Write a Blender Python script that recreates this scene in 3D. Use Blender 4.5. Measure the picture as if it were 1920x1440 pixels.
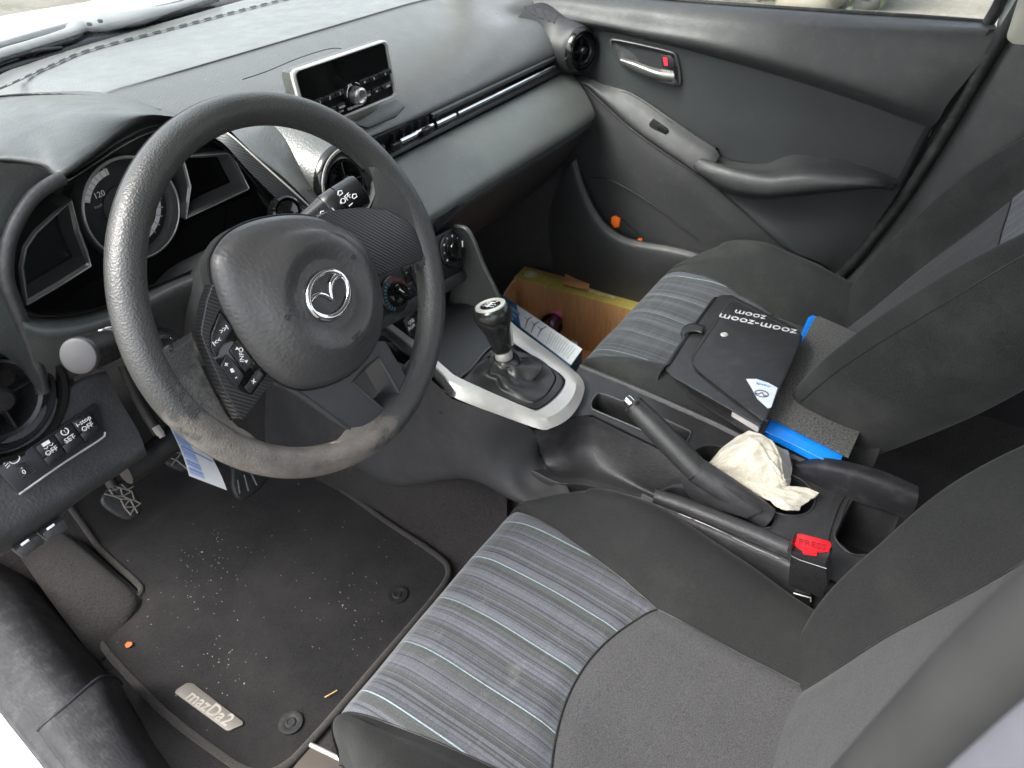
import bpy, bmesh, math, random
import numpy as np
from mathutils import Vector, Matrix, Euler
random.seed(7); rng = np.random.default_rng(7)
for o in list(bpy.data.objects): bpy.data.objects.remove(o)
S = bpy.context.scene
COL = S.collection
# ---------------------------------------------------------------- camera
CAM = np.array([-0.7873, -0.5367, 1.0942]); FPX = 1391.1
EUL = Euler((math.radians(52.034), math.radians(1.0125), math.radians(-57.283)), 'XYZ')
cd = bpy.data.cameras.new("camera"); co = bpy.data.objects.new("camera", cd); COL.objects.link(co)
co.location = CAM; co.rotation_euler = EUL
cd.sensor_width = 36; cd.lens = FPX/1920*36; cd.clip_start = .02; cd.clip_end = 500
cd.dof.use_dof = True; cd.dof.focus_distance = .85; cd.dof.aperture_fstop = 9
S.camera = co
# ---------------------------------------------------------------- world, sun, exposure
W = bpy.data.worlds.new("World"); S.world = W; W.use_nodes = True
nt = W.node_tree; bg = nt.nodes['Background']
sky = nt.nodes.new('ShaderNodeTexSky'); sky.sky_type = 'NISHITA'; sky.sun_disc = False
SUN_EL, SUN_AZ = math.radians(52), math.radians(303)      # azimuth clockwise from +Y
sky.sun_elevation = SUN_EL; sky.sun_rotation = SUN_AZ; sky.air_density = 1.0; sky.dust_density = 3.5; sky.ozone_density = .7
hs = nt.nodes.new('ShaderNodeHueSaturation'); hs.inputs['Saturation'].default_value = .35      # thin high overcast: the sky is nearly white
nt.links.new(sky.outputs[0], hs.inputs['Color']); nt.links.new(hs.outputs[0], bg.inputs[0]); bg.inputs[1].default_value = 0.15
sd = bpy.data.lights.new("sun", 'SUN'); so = bpy.data.objects.new("sun", sd); COL.objects.link(so)
sd.energy = 1.0; sd.angle = math.radians(30); sd.color = (1, .97, .92)
d = Vector((math.sin(SUN_AZ)*math.cos(SUN_EL), math.cos(SUN_AZ)*math.cos(SUN_EL), math.sin(SUN_EL)))
so.rotation_euler = d.to_track_quat('Z', 'Y').to_euler(); so.location = d*5
S.view_settings.view_transform = 'Standard'; S.view_settings.look = 'None'
S.view_settings.exposure = 2.22; S.view_settings.gamma = 1; S.view_settings.use_curve_mapping = False
# ---------------------------------------------------------------- helpers
RM = np.array(EUL.to_matrix())
def ray(px, py): return RM @ np.array([(px-960)/FPX, -(py-720)/FPX, -1.0])
def K(px, py, x=None, y=None, z=None):
    a, v = (0, x) if x is not None else ((1, y) if y is not None else (2, z))
    d = ray(px, py); return CAM + d*((v-CAM[a])/d[a])
def KP(px, py, P, N):
    d = ray(px, py); P = np.array(P, float); N = np.array(N, float); return CAM + d*(((P-CAM)@N)/(d@N))
OFF = {}
def off(p): return OFF.get(p.name, np.zeros(3)) if p else np.zeros(3)
def link(o, parent=None):
    COL.objects.link(o)
    if parent: o.parent = parent
    OFF[o.name] = off(parent)
def mk(name, V, F, mat=None, parent=None, smooth=True, mats=None, fm=None):
    me = bpy.data.meshes.new(name); V = np.array(V, float) - off(parent)
    me.from_pydata([tuple(v) for v in V], [], [tuple(int(i) for i in f) for f in F]); me.validate()
    o = bpy.data.objects.new(name, me)
    for m in (mats or ([mat] if mat else [])): me.materials.append(m)
    if fm is not None: me.polygons.foreach_set('material_index', np.array(fm, dtype=np.int32))
    me.polygons.foreach_set('use_smooth', [smooth]*len(me.polygons)); me.update()
    link(o, parent); return o
def recalc(o):
    bm = bmesh.new(); bm.from_mesh(o.data); bmesh.ops.recalc_face_normals(bm, faces=bm.faces); bm.to_mesh(o.data); bm.free(); return o
def sharp(o, deg=35):
    o.data.set_sharp_from_angle(angle=math.radians(deg)); return o
def thing(name, label, cat, loc, group=None):
    o = bpy.data.objects.new(name, None); COL.objects.link(o); o.location = loc; o.empty_display_size = .05
    OFF[o.name] = np.array(loc, float); return tag(o, label, cat, group)
def tag(o, label=None, cat=None, group=None, kind=None):
    if label: o['label'] = label
    if cat: o['category'] = cat
    if group: o['group'] = group
    if kind: o['kind'] = kind
    return o
def cr(P, n, closed=False):           # Catmull-Rom through points, n samples, arc-length spaced
    P = np.array(P, float)
    if len(P) == 2 and not closed: return P[0] + (P[1]-P[0])*np.linspace(0, 1, n)[:, None]
    if closed: Q = np.vstack([P[-1], P, P[0], P[1]]); m = len(P)
    else: Q = np.vstack([2*P[0]-P[1], P, 2*P[-1]-P[-2]]); m = len(P)-1
    out = []
    for i in range(m):
        a, b, c, e = Q[i:i+4]
        t = np.linspace(0, 1, 16, endpoint=False)[:, None]
        # centripetal-ish tension
        out.append(.5*((2*b)+(-a+c)*t+(2*a-5*b+4*c-e)*t*t+(-a+3*b-3*c+e)*t**3))
    D = np.vstack(out+[Q[-2][None] if not closed else P[0][None]])
    s = np.r_[0, np.cumsum(np.linalg.norm(np.diff(D, axis=0), axis=1))]
    u = np.linspace(0, s[-1], n+(1 if closed else 0)); 
    R = np.stack([np.interp(u, s, D[:, k]) for k in range(D.shape[1])], 1)
    return R[:-1] if closed else R
def crp(P, k):                        # k samples per segment, keeps the knots
    P = np.array(P, float); sh = P.shape; P2 = P.reshape(sh[0], -1)
    Q = np.vstack([2*P2[0]-P2[1], P2, 2*P2[-1]-P2[-2]]); out = []
    for i in range(sh[0]-1):
        a, b, c, e = Q[i:i+4]
        for t in np.arange(k)/k: out.append(.5*((2*b)+(-a+c)*t+(2*a-5*b+4*c-e)*t*t+(-a+3*b-3*c+e)*t**3))
    out.append(P2[-1]); return np.array(out).reshape((-1,)+sh[1:])
def gridfaces(r, c, closec=False, closer=False, o=0):
    F = []
    for i in range(r if closer else r-1):
        for j in range(c if closec else c-1):
            i2, j2 = (i+1) % r, (j+1) % c
            F.append((o+i*c+j, o+i*c+j2, o+i2*c+j2, o+i2*c+j))
    return F
def sheet(name, G, mat, parent=None, thick=0, flip=False, closec=False, **kw):
    G = np.array(G); r, c = G.shape[:2]; F = gridfaces(r, c, closec)
    if flip: F = [f[::-1] for f in F]
    o = mk(name, G.reshape(-1, 3), F, mat, parent, **kw)
    if thick:
        m = o.modifiers.new('s', 'SOLIDIFY'); m.thickness = thick; m.offset = -1
    return o
def loft(name, rows, mat, parent=None, n=24, k=5, thick=0, flip=False, lin=False, **kw):
    R = [cr(r, n) for r in rows]
    if lin:
        G = [];
        for a, b in zip(R[:-1], R[1:]): G += [a+(b-a)*t for t in np.arange(k)/k]
        G.append(R[-1])
    else: G = crp(R, k)
    return sheet(name, G, mat, parent, thick, flip, **kw)
def tubeG(P, r, seg=12, closed=False, asp=1.0, upv=None):
    P = np.array(P, float); n = len(P); r = np.broadcast_to(np.array(r, float), (n,))
    T = np.roll(P, -1, 0)-np.roll(P, 1, 0)
    if not closed: T[0] = P[1]-P[0]; T[-1] = P[-1]-P[-2]
    T /= np.linalg.norm(T, axis=1)[:, None]+1e-12
    u = np.array(upv if upv is not None else (0, 0, 1.)); 
    if abs(T[0]@u) > .95: u = np.array((1., 0, 0))
    G = []
    a = np.cross(u, T[0]); a /= np.linalg.norm(a)
    for i in range(n):
        if upv is not None: a = np.cross(u, T[i])
        else: a = a - T[i]*(a@T[i])
        a = a/(np.linalg.norm(a)+1e-12); b = np.cross(T[i], a)
        th = np.linspace(0, 2*math.pi, seg, endpoint=False)
        G.append(P[i]+r[i]*(np.cos(th)[:, None]*a*asp+np.sin(th)[:, None]*b))
    return np.array(G)
def tube(name, P, r, mat, parent=None, seg=12, closed=False, n=None, asp=1.0, upv=None):
    if n: 
        if np.ndim(r): r = np.interp(np.linspace(0, 1, n), np.linspace(0, 1, len(r)), r)
        P = cr(P, n, closed)
    G = tubeG(P, r, seg, closed, asp, upv); R_, C_ = G.shape[:2]
    V = G.reshape(-1, 3); F = gridfaces(R_, C_, True, closed)
    if not closed:
        F.append(tuple(range(C_))[::-1]); F.append(tuple((R_-1)*C_+i for i in range(C_)))
    return sharp(mk(name, V, F, mat, parent), 60)
def lathe(name, prof, C, A, mat, parent=None, seg=40, cap=True, sy=1.0, X=None, sh=35):
    A = np.array(A, float); A /= np.linalg.norm(A); X = np.array(X if X is not None else ((1., 0, 0) if abs(A[0]) < .9 else (0, 1., 0)))
    X = X-A*(X@A); X /= np.linalg.norm(X); Y = np.cross(A, X); C = np.array(C, float)
    th = np.linspace(0, 2*math.pi, seg, endpoint=False)
    V = []; 
    for r, h in prof: V += [C+A*h+r*(math.cos(t)*X+math.sin(t)*Y*sy) for t in th]
    F = gridfaces(len(prof), seg, True)
    if cap:
        if prof[0][0] > 1e-6: F.append(tuple(range(seg))[::-1])
        if prof[-1][0] > 1e-6: F.append(tuple((len(prof)-1)*seg+i for i in range(seg)))
    o = recalc(mk(name, V, F, mat, parent)); return sharp(o, sh)
def prism(name, P, D, mat, parent=None, bev=0, seg=2, round_=0, top=None):
    """closed polygon P (3D, planar-ish), extruded by vector D, edges bevelled"""
    P = np.array(P, float)
    if round_:
        Q = []; n = len(P)
        for i in range(n):
            a, b, c = P[i-1], P[i], P[(i+1) % n]; r = min(round_, .45*np.linalg.norm(a-b), .45*np.linalg.norm(c-b))
            s = b+(a-b)/np.linalg.norm(a-b)*r; e = b+(c-b)/np.linalg.norm(c-b)*r
            for t in np.linspace(0, 1, 6): Q.append((1-t)**2*s+2*t*(1-t)*b+t*t*e)
        P = np.array(Q)
    n = len(P); D = np.array(D, float); V = np.vstack([P, P+D])
    F = [tuple(range(n)), tuple(range(2*n-1, n-1, -1))]+[(i, (i+1) % n, n+(i+1) % n, n+i) for i in range(n)]
    o = mk(name, V, F, mat, parent)
    bm = bmesh.new(); bm.from_mesh(o.data); bmesh.ops.recalc_face_normals(bm, faces=bm.faces)
    if bev:
        ed = [e for e in bm.edges if all(len(f.verts) > 4 or n <= 4 for f in e.link_faces) or any(len(f.verts) == n and n > 4 for f in e.link_faces)]
        bmesh.ops.bevel(bm, geom=ed, offset=bev, segments=seg, affect='EDGES', profile=.5, clamp_overlap=True)
    bm.to_mesh(o.data); bm.free(); o.data.polygons.foreach_set('use_smooth', [True]*len(o.data.polygons))
    return sharp(o, 40)
def obox(name, C, ax, ay, az, mat, parent=None, bev=0.001):
    """box: centre, three full-size edge vectors"""
    C, ax, ay, az = [np.array(v, float) for v in (C, ax, ay, az)]
    P = [C-ax/2-ay/2-az/2, C+ax/2-ay/2-az/2, C+ax/2+ay/2-az/2, C-ax/2+ay/2-az/2]
    return prism(name, P, az, mat, parent, bev)
def text(name, s, P, X, Y, size, mat, parent=None, ext=.0002, align='CENTER', shear=0, name_=None, bold=0):
    cu = bpy.data.curves.new(name, 'FONT'); cu.body = s; cu.size = size; cu.extrude = ext; cu.align_x = align; cu.align_y = 'CENTER'
    cu.shear = shear; cu.offset = bold; cu.resolution_u = 3
    X = Vector(X).normalized(); Y = Vector(Y); Y = (Y-X*Y.dot(X)).normalized(); Z = X.cross(Y)
    t = bpy.data.objects.new(name, cu); COL.objects.link(t)
    dg = bpy.context.evaluated_depsgraph_get(); me = bpy.data.meshes.new_from_object(t.evaluated_get(dg))
    bpy.data.objects.remove(t)
    M = Matrix((X, Y, Z)).transposed().to_4x4(); M.translation = Vector(P)-Vector(off(parent)); me.transform(M)
    me.materials.clear(); me.materials.append(mat); me.name = name
    o = bpy.data.objects.new(name, me); link(o, parent); return o
def join(objs, name=None):
    a = objs[0]; bm = bmesh.new(); mats = []
    for o in objs:
        me = o.data; idx = []
        for m in me.materials:
            if m not in mats: mats.append(m)
            idx.append(mats.index(m))
        n0 = len(bm.faces); bm.from_mesh(me); bm.faces.ensure_lookup_table()
        for f in list(bm.faces)[n0:]: f.material_index = idx[f.material_index] if idx else 0
    bm.to_mesh(a.data); bm.free(); a.data.materials.clear()
    for m in mats: a.data.materials.append(m)
    for o in objs[1:]: bpy.data.objects.remove(o)
    if name: a.name = name; 
    return a
# ---------------------------------------------------------------- materials
def _m(name):
    m = bpy.data.materials.new(name); m.use_nodes = True; t = m.node_tree
    return m, t, t.nodes['Principled BSDF'], t.nodes.new('ShaderNodeTexCoord')
def N(t, typ, **kw):
    n = t.nodes.new(typ)
    for k, v in kw.items(): setattr(n, k, v)
    return n
def noise(t, tc, scale, detail=3, rough=.5, vec=None, out='Fac'):
    n = N(t, 'ShaderNodeTexNoise'); n.inputs['Scale'].default_value = scale; n.inputs['Detail'].default_value = detail; n.inputs['Roughness'].default_value = rough
    t.links.new(vec or tc.outputs['Object'], n.inputs['Vector']); return n.outputs[out]
def ramp(t, fac, stops, interp='LINEAR'):
    r = N(t, 'ShaderNodeValToRGB'); r.color_ramp.interpolation = interp; e = r.color_ramp.elements
    while len(e) < len(stops): e.new(.5)
    for i, (p, c) in enumerate(stops): e[i].position = p; e[i].color = (*c, 1) if len(c) == 3 else c
    t.links.new(fac, r.inputs[0]); return r.outputs[0]
def mixc(t, fac, a, b):
    m = N(t, 'ShaderNodeMix', data_type='RGBA')
    for s, v in ((m.inputs[0], fac), (m.inputs[6], a), (m.inputs[7], b)):
        if hasattr(v, 'links') or hasattr(v, 'is_linked'): t.links.new(v, s)
        else: s.default_value = v if not isinstance(v, tuple) or len(v) == 4 else (*v, 1)
    return m.outputs[2]
def bump(t, b, h, strength, dist, prev=None):
    n = N(t, 'ShaderNodeBump'); n.inputs['Strength'].default_value = strength; n.inputs['Distance'].default_value = dist
    t.links.new(h, n.inputs['Height'])
    if prev: t.links.new(prev, n.inputs['Normal'])
    t.links.new(n.outputs[0], b.inputs['Normal']); return n.outputs[0]
def c3(v): return (v, v, v)
def plastic(name, col, rough=.5, grain=550, gs=.35, gd=.0004, var=.18, dust=.25, spec=.5, stretch=(1, 1, 1), speck=0):
    m, t, b, tc = _m(name)
    mp = N(t, 'ShaderNodeMapping'); mp.inputs['Scale'].default_value = stretch; t.links.new(tc.outputs['Object'], mp.inputs[0])
    big = noise(t, tc, 7, 4, .6); c1 = tuple(x*(1-var) for x in col); c2 = tuple(x*(1+var) for x in col)
    cc = ramp(t, big, [(.3, c1), (.7, c2)])
    if dust:                                   # patchy fine dust and scuffs, with a shape of their own
        fn = noise(t, tc, 45, 6, .75); f = ramp(t, fn, [(.5, c3(0)), (.8, c3(dust))]); cc = mixc(t, f, cc, (.16, .155, .145))
    if speck:
        v = N(t, 'ShaderNodeTexVoronoi'); v.inputs['Scale'].default_value = 70; t.links.new(tc.outputs['Object'], v.inputs['Vector'])
        sp = ramp(t, v.outputs['Distance'], [(.035, c3(speck)), (.06, c3(0))]); cc = mixc(t, sp, cc, (.5, .5, .47))
    t.links.new(cc, b.inputs['Base Color'])
    rr = ramp(t, noise(t, tc, 25, 5, .7), [(.3, c3(rough-.07)), (.7, c3(rough+.08))]); t.links.new(rr, b.inputs['Roughness'])
    b.inputs['Specular IOR Level'].default_value = spec
    if gs:
        v = N(t, 'ShaderNodeTexVoronoi'); v.feature = 'SMOOTH_F1'; v.inputs['Scale'].default_value = grain; t.links.new(mp.outputs[0], v.inputs['Vector'])
        bump(t, b, v.outputs['Distance'], gs, gd)
    return m
def simple(name, col, rough=.5, metal=0, spec=.5, **kw):
    m, t, b, tc = _m(name)
    f = noise(t, tc, 30, 4, .6); cc = ramp(t, f, [(.3, tuple(x*.88 for x in col)), (.7, tuple(min(1, x*1.08) for x in col))]); t.links.new(cc, b.inputs['Base Color'])
    rr = ramp(t, noise(t, tc, 60, 4, .6), [(.3, c3(max(.02, rough-.04))), (.7, c3(rough+.05))]); t.links.new(rr, b.inputs['Roughness'])
    b.inputs['Metallic'].default_value = metal; b.inputs['Specular IOR Level'].default_value = spec
    for k, v in kw.items(): b.inputs[k].default_value = v
    return m
def fabric(name, col, scale=900, gs=.5, sheen=.25, lint=.25, contrast=.35):
    m, t, b, tc = _m(name)
    w = noise(t, tc, scale, 2, .6); big = noise(t, tc, 9, 5, .65)
    a = tuple(x*(1-contrast) for x in col); c = tuple(x*(1+contrast) for x in col)
    cc = ramp(t, w, [(.3, a), (.7, c)])
    f = ramp(t, big, [(.45, c3(0)), (.75, c3(lint))]); cc = mixc(t, f, cc, (.11, .11, .10)); t.links.new(cc, b.inputs['Base Color'])
    b.inputs['Roughness'].default_value = .9; b.inputs['Sheen Weight'].default_value = sheen; b.inputs['Sheen Roughness'].default_value = .4
    b.inputs['Specular IOR Level'].default_value = .2
    p = bump(t, b, w, gs, .0006); bump(t, b, noise(t, tc, 14, 3, .5), .25, .01, p)
    return m
M = {}
M['dash'] = plastic('dash_plastic', (.082, .084, .079), .34, 420, .55, .0006, .08, .22, .8, (1, 1, 1), .5)
M['soft'] = plastic('soft_panel', (.046, .050, .047), .38, 420, .4, .0005, .1, .25, .55)
M['softlow'] = plastic('soft_lower_panel', (.085, .092, .086), .36, 420, .45, .0005, .1, .3, .6)
M['dark'] = plastic('dark_plastic', (.026, .026, .028), .48, 420, .5, .0006, .15, .18, .5, (1, .55, 1))
M['door'] = plastic('door_plastic', (.036, .037, .038), .5, 380, .4, .0006, .12, .15, .45)
M['black'] = plastic('black_plastic', (.012, .012, .013), .5, 500, .25, .0003, .15, .12, .45)
M['sill'] = plastic('sill_plastic', (.017, .0175, .020), .62, 300, .5, .0006, .10, .22, .3, (1, .4, 1))
M['satin'] = simple('satin_black', (.014, .014, .015), .28)
M['gloss'] = simple('gloss_black', (.006, .006, .006), .06)
M['chrome'] = simple('chrome', (.72, .73, .74), .09, 1)
M['silver'] = simple('silver_trim', (.55, .54, .51), .33, .45)
M['silverd'] = simple('dark_silver', (.13, .13, .13), .35, .75)
M['rubber'] = plastic('rubber', (.011, .0115, .012), .6, 200, .2, .0004, .1, .3, .4)
M['softrubber'] = simple('plain_rubber', (.020, .021, .021), .7)
M['void'] = simple('void', (.004, .004, .004), .8)
M['fabp'] = fabric('lightened_dusty_fabric', (.022, .0235, .023), 700, .8, .08, .20)  # passenger cloth: some real dust, base colour also raised to offset weaker light
M['fab'] = fabric('black_fabric', (.0125, .013, .013), 700, .8, .06, .09)
M['fabside'] = fabric('dark_side_fabric', (.0125, .0135, .0133), 700, .7, .06, .06)
M['mesh'] = fabric('grey_mesh_fabric', (.046, .046, .048), 720, .9, .1, .10, .38)
M['white'] = simple('white_print', (.8, .8, .8), .5)
M['grey_print'] = simple('grey_print', (.35, .35, .35), .5)
M['red'] = simple('red_plastic', (.55, .012, .02), .35)
M['orange'] = simple('orange_plastic', (.9, .16, .01), .4)
M['paint'] = simple('white_paint', (.78, .79, .80), .2, 0, .5)
M['beige'] = simple('beige_trim', (.42, .41, .36), .7)
M['leather'] = plastic('gear_leather', (.018, .018, .018), .36, 900, .3, .0003, .1, .08, .55)
# carpet
def carpet(name, col, spk=.5, scale=350, tuft=.6):
    m, t, b, tc = _m(name)
    w = noise(t, tc, scale, 3, .8); big = noise(t, tc, 5, 6, .7)
    cc = ramp(t, w, [(.3, tuple(x*.55 for x in col)), (.7, tuple(x*1.5 for x in col))])
    f = ramp(t, big, [(.40, c3(0)), (.66, c3(.42))]); cc = mixc(t, f, cc, (.040, .037, .035))
    v = N(t, 'ShaderNodeTexVoronoi'); v.inputs['Scale'].default_value = 160; t.links.new(tc.outputs['Object'], v.inputs['Vector'])
    vv = N(t, 'ShaderNodeTexVoronoi'); vv.inputs['Scale'].default_value = 160; t.links.new(tc.outputs['Object'], vv.inputs['Vector'])
    sp = ramp(t, v.outputs['Distance'], [(.04, c3(1)), (.10, c3(0))])
    sel = ramp(t, noise(t, tc, 60, 2, .5), [(.58, c3(0)), (.62, c3(spk))])
    mu = N(t, 'ShaderNodeMath', operation='MULTIPLY'); t.links.new(sp, mu.inputs[0]); t.links.new(sel, mu.inputs[1])
    cc = mixc(t, mu.outputs[0], cc, (.42, .38, .32)); t.links.new(cc, b.inputs['Base Color'])
    b.inputs['Roughness'].default_value = .95; b.inputs['Sheen Weight'].default_value = .15; b.inputs['Specular IOR Level'].default_value = .1
    p = bump(t, b, w, tuft, .002); bump(t, b, big, .3, .01, p)
    return m
M['mat'] = carpet('mat_carpet', (.011, .0107, .011), .15)
M['carpet'] = carpet('floor_carpet', (.026, .024, .0235), .2, 260, .9)
# striped seat cloth: bands run fore and aft, laid out across local x
def stripes(name, period=.074, x0=0.0, axis=0):
    m, t, b, tc = _m(name)
    sep = N(t, 'ShaderNodeSeparateXYZ'); t.links.new(tc.outputs['Object'], sep.inputs[0])
    a = N(t, 'ShaderNodeMath', operation='ADD'); a.inputs[1].default_value = 10*period+x0; t.links.new(sep.outputs[axis], a.inputs[0])
    wv = noise(t, tc, 3.5, 2, .5); w2 = N(t, 'ShaderNodeMath', operation='MULTIPLY_ADD'); w2.inputs[1].default_value = .004; t.links.new(wv, w2.inputs[0]); t.links.new(a.outputs[0], w2.inputs[2])
    dv = N(t, 'ShaderNodeMath', operation='DIVIDE'); dv.inputs[1].default_value = period; t.links.new(w2.outputs[0], dv.inputs[0])
    fr = N(t, 'ShaderNodeMath', operation='FRACT'); t.links.new(dv.outputs[0], fr.inputs[0])
    L = (.072, .076, .089); L2 = (.058, .062, .073); G = (.044, .048, .048); Dk = (.028, .029, .033); G2 = (.057, .060, .066); CY = (.20, .27, .29)
    st = [(0, G), (.035, CY), (.052, G2), (.085, L), (.20, L2), (.215, Dk), (.235, G2), (.27, G2), (.285, Dk), (.30, L), (.36, Dk), (.38, G), (.45, G2), (.47, Dk), (.485, G), (.55, L2), (.60, Dk), (.615, L), (.75, L2), (.765, G2), (.79, Dk), (.81, L), (.86, G)]
    cc = ramp(t, fr.outputs[0], st, 'CONSTANT')
    ww = noise(t, tc, 900, 2, .6)
    mp0 = N(t, 'ShaderNodeMapping'); mp0.inputs['Scale'].default_value = (330, 1.5, 1.5); t.links.new(tc.outputs['Object'], mp0.inputs[0]); fine = ramp(t, noise(t, tc, 1, 3, .7, mp0.outputs[0]), [(.34, c3(.62)), (.5, c3(1.0)), (.66, c3(1.25))])
    m0 = N(t, 'ShaderNodeMix', data_type='RGBA', blend_type='MULTIPLY'); m0.inputs[0].default_value = 1; t.links.new(cc, m0.inputs[6]); t.links.new(fine, m0.inputs[7]); cc = m0.outputs[2]
    r2 = ramp(t, ww, [(.3, c3(.62)), (.7, c3(1.3))])
    mx = N(t, 'ShaderNodeMix', data_type='RGBA', blend_type='MULTIPLY'); mx.inputs[0].default_value = 1; t.links.new(cc, mx.inputs[6]); t.links.new(r2, mx.inputs[7])
    st2 = ramp(t, noise(t, tc, 16, 6, .75), [(.58, c3(0)), (.78, c3(.4))]); c2 = mixc(t, st2, mx.outputs[2], (.19, .19, .175))
    t.links.new(c2, b.inputs['Base Color']); b.inputs['Roughness'].default_value = .62; b.inputs['Sheen Weight'].default_value = .2; b.inputs['Specular IOR Level'].default_value = .3
    p = bump(t, b, ww, .35, .0005)
    mp = N(t, 'ShaderNodeMapping'); mp.inputs['Scale'].default_value = (4, 28, 4); t.links.new(tc.outputs['Object'], mp.inputs[0])
    bump(t, b, noise(t, tc, 1, 3, .55, mp.outputs[0]), .6, .010, p)
    return m
M['stripe'] = stripes('striped_cloth')
# ribbed decor (fine carbon-like weave lines)
def ribbed(name, col, rough=.35, scale=330, d=(.7, .7, .3), gs=.6):
    m, t, b, tc = _m(name)
    mp = N(t, 'ShaderNodeMapping'); mp.inputs['Rotation'].default_value = d; t.links.new(tc.outputs['Object'], mp.inputs[0])
    w = N(t, 'ShaderNodeTexWave'); w.inputs['Scale'].default_value = scale; t.links.new(mp.outputs[0], w.inputs['Vector']); w.inputs['Distortion'].default_value = .3
    cc = ramp(t, w.outputs['Fac'], [(.2, tuple(x*.6 for x in col)), (.8, tuple(x*1.4 for x in col))]); t.links.new(cc, b.inputs['Base Color'])
    b.inputs['Roughness'].default_value = rough; bump(t, b, w.outputs['Fac'], gs, .0005); return m
M['rib'] = ribbed('ribbed_decor', (.02, .02, .021), .38, 95)
M['ribc'] = ribbed('ribbed_console', (.022, .023, .024), .42, 110, (0, .5, .6))
# wheel rim: leather-grain polyurethane, worn pale brown patch at the lower left
def rimmat():
    m, t, b, tc = _m('wheel_rim_grain')
    v = N(t, 'ShaderNodeTexVoronoi'); v.inputs['Scale'].default_value = 640; v.feature = 'SMOOTH_F1'; t.links.new(tc.outputs['Object'], v.inputs['Vector'])
    sep = N(t, 'ShaderNodeSeparateXYZ'); t.links.new(tc.outputs['Object'], sep.inputs[0])
    # patch centred on the lower-left of the rim (object space)
    vm = N(t, 'ShaderNodeVectorMath', operation='DISTANCE'); t.links.new(tc.outputs['Object'], vm.inputs[0]); vm.inputs[1].default_value = (-.118, -.060, -.135)
    n = noise(t, tc, 38, 6, .75); n2 = noise(t, tc, 11, 3, .5)
    ad = N(t, 'ShaderNodeMath', operation='MULTIPLY_ADD'); ad.inputs[1].default_value = .26; t.links.new(n, ad.inputs[0]); t.links.new(vm.outputs['Value'], ad.inputs[2])
    f = ramp(t, ad.outputs[0], [(.228, c3(1)), (.268, c3(0))])
    base = ramp(t, n2, [(.3, (.034, .035, .034)), (.7, (.046, .047, .046))])
    worn = ramp(t, n, [(.35, (.10, .09, .08)), (.65, (.17, .155, .14))])
    t.links.new(mixc(t, f, base, worn), b.inputs['Base Color'])
    t.links.new(ramp(t, n, [(.3, c3(.36)), (.7, c3(.46))]), b.inputs['Roughness'])
    b.inputs['Specular IOR Level'].default_value = .6
    bump(t, b, v.outputs['Distance'], .8, .0006); return m
M['rim'] = rimmat()
M['pad'] = plastic('airbag_cover_grain', (.046, .046, .046), .38, 300, .6, .0006, .04, .05, .55, (1, .45, 1))
# glass: thin pane, mostly clear with a sharp reflection
def pane(name, tint=(.9, .94, .92)):
    m = bpy.data.materials.new(name); m.use_nodes = True; t = m.node_tree; t.nodes.remove(t.nodes['Principled BSDF'])
    tr = N(t, 'ShaderNodeBsdfTransparent'); tr.inputs[0].default_value = (*tint, 1); g = N(t, 'ShaderNodeBsdfGlossy'); g.inputs['Roughness'].default_value = .01
    fr = N(t, 'ShaderNodeFresnel'); fr.inputs[0].default_value = 1.25; mx = N(t, 'ShaderNodeMixShader')
    t.links.new(fr.outputs[0], mx.inputs[0]); t.links.new(tr.outputs[0], mx.inputs[1]); t.links.new(g.outputs[0], mx.inputs[2]); t.links.new(mx.outputs[0], t.nodes['Material Output'].inputs[0]); return m
M['glass'] = pane('window_glass')
def ringloft(name, rings, mat, parent=None, n=72, k=1, capfirst=False, caplast=False, smoothring=True, sh=40):
    R = []
    for r in rings:
        r = np.array(r, float)
        if smoothring: R.append(cr(r, n, True))
        else:
            Q = np.vstack([r, r[:1]]); s = np.r_[0, np.cumsum(np.linalg.norm(np.diff(Q, axis=0), axis=1))]; u = np.linspace(0, s[-1], n, endpoint=False)
            R.append(np.stack([np.interp(u, s, Q[:, j]) for j in range(3)], 1))
    G = crp(R, k) if k > 1 else np.array(R)
    F = gridfaces(len(G), n, True)
    if capfirst: F.append(tuple(range(n))[::-1])
    if caplast: F.append(tuple((len(G)-1)*n+i for i in range(n)))
    return sharp(recalc(mk(name, G.reshape(-1, 3), F, mat, parent)), sh)
def scaled(P, s, D=(0, 0, 0)):
    P = np.array(P, float); c = P.mean(0); return c+(P-c)*s+np.array(D)
def inset(P, d, Nn, D=(0, 0, 0)):      # move closed outline inwards by d in its plane
    P = np.array(P, float); T = np.roll(P, -1, 0)-np.roll(P, 1, 0); T /= np.linalg.norm(T, axis=1)[:, None]
    I = np.cross(np.array(Nn, float), T); I /= np.linalg.norm(I, axis=1)[:, None]
    if ((P.mean(0)-P)*I).sum() < 0: I = -I
    return P+I*d+np.array(D)
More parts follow.
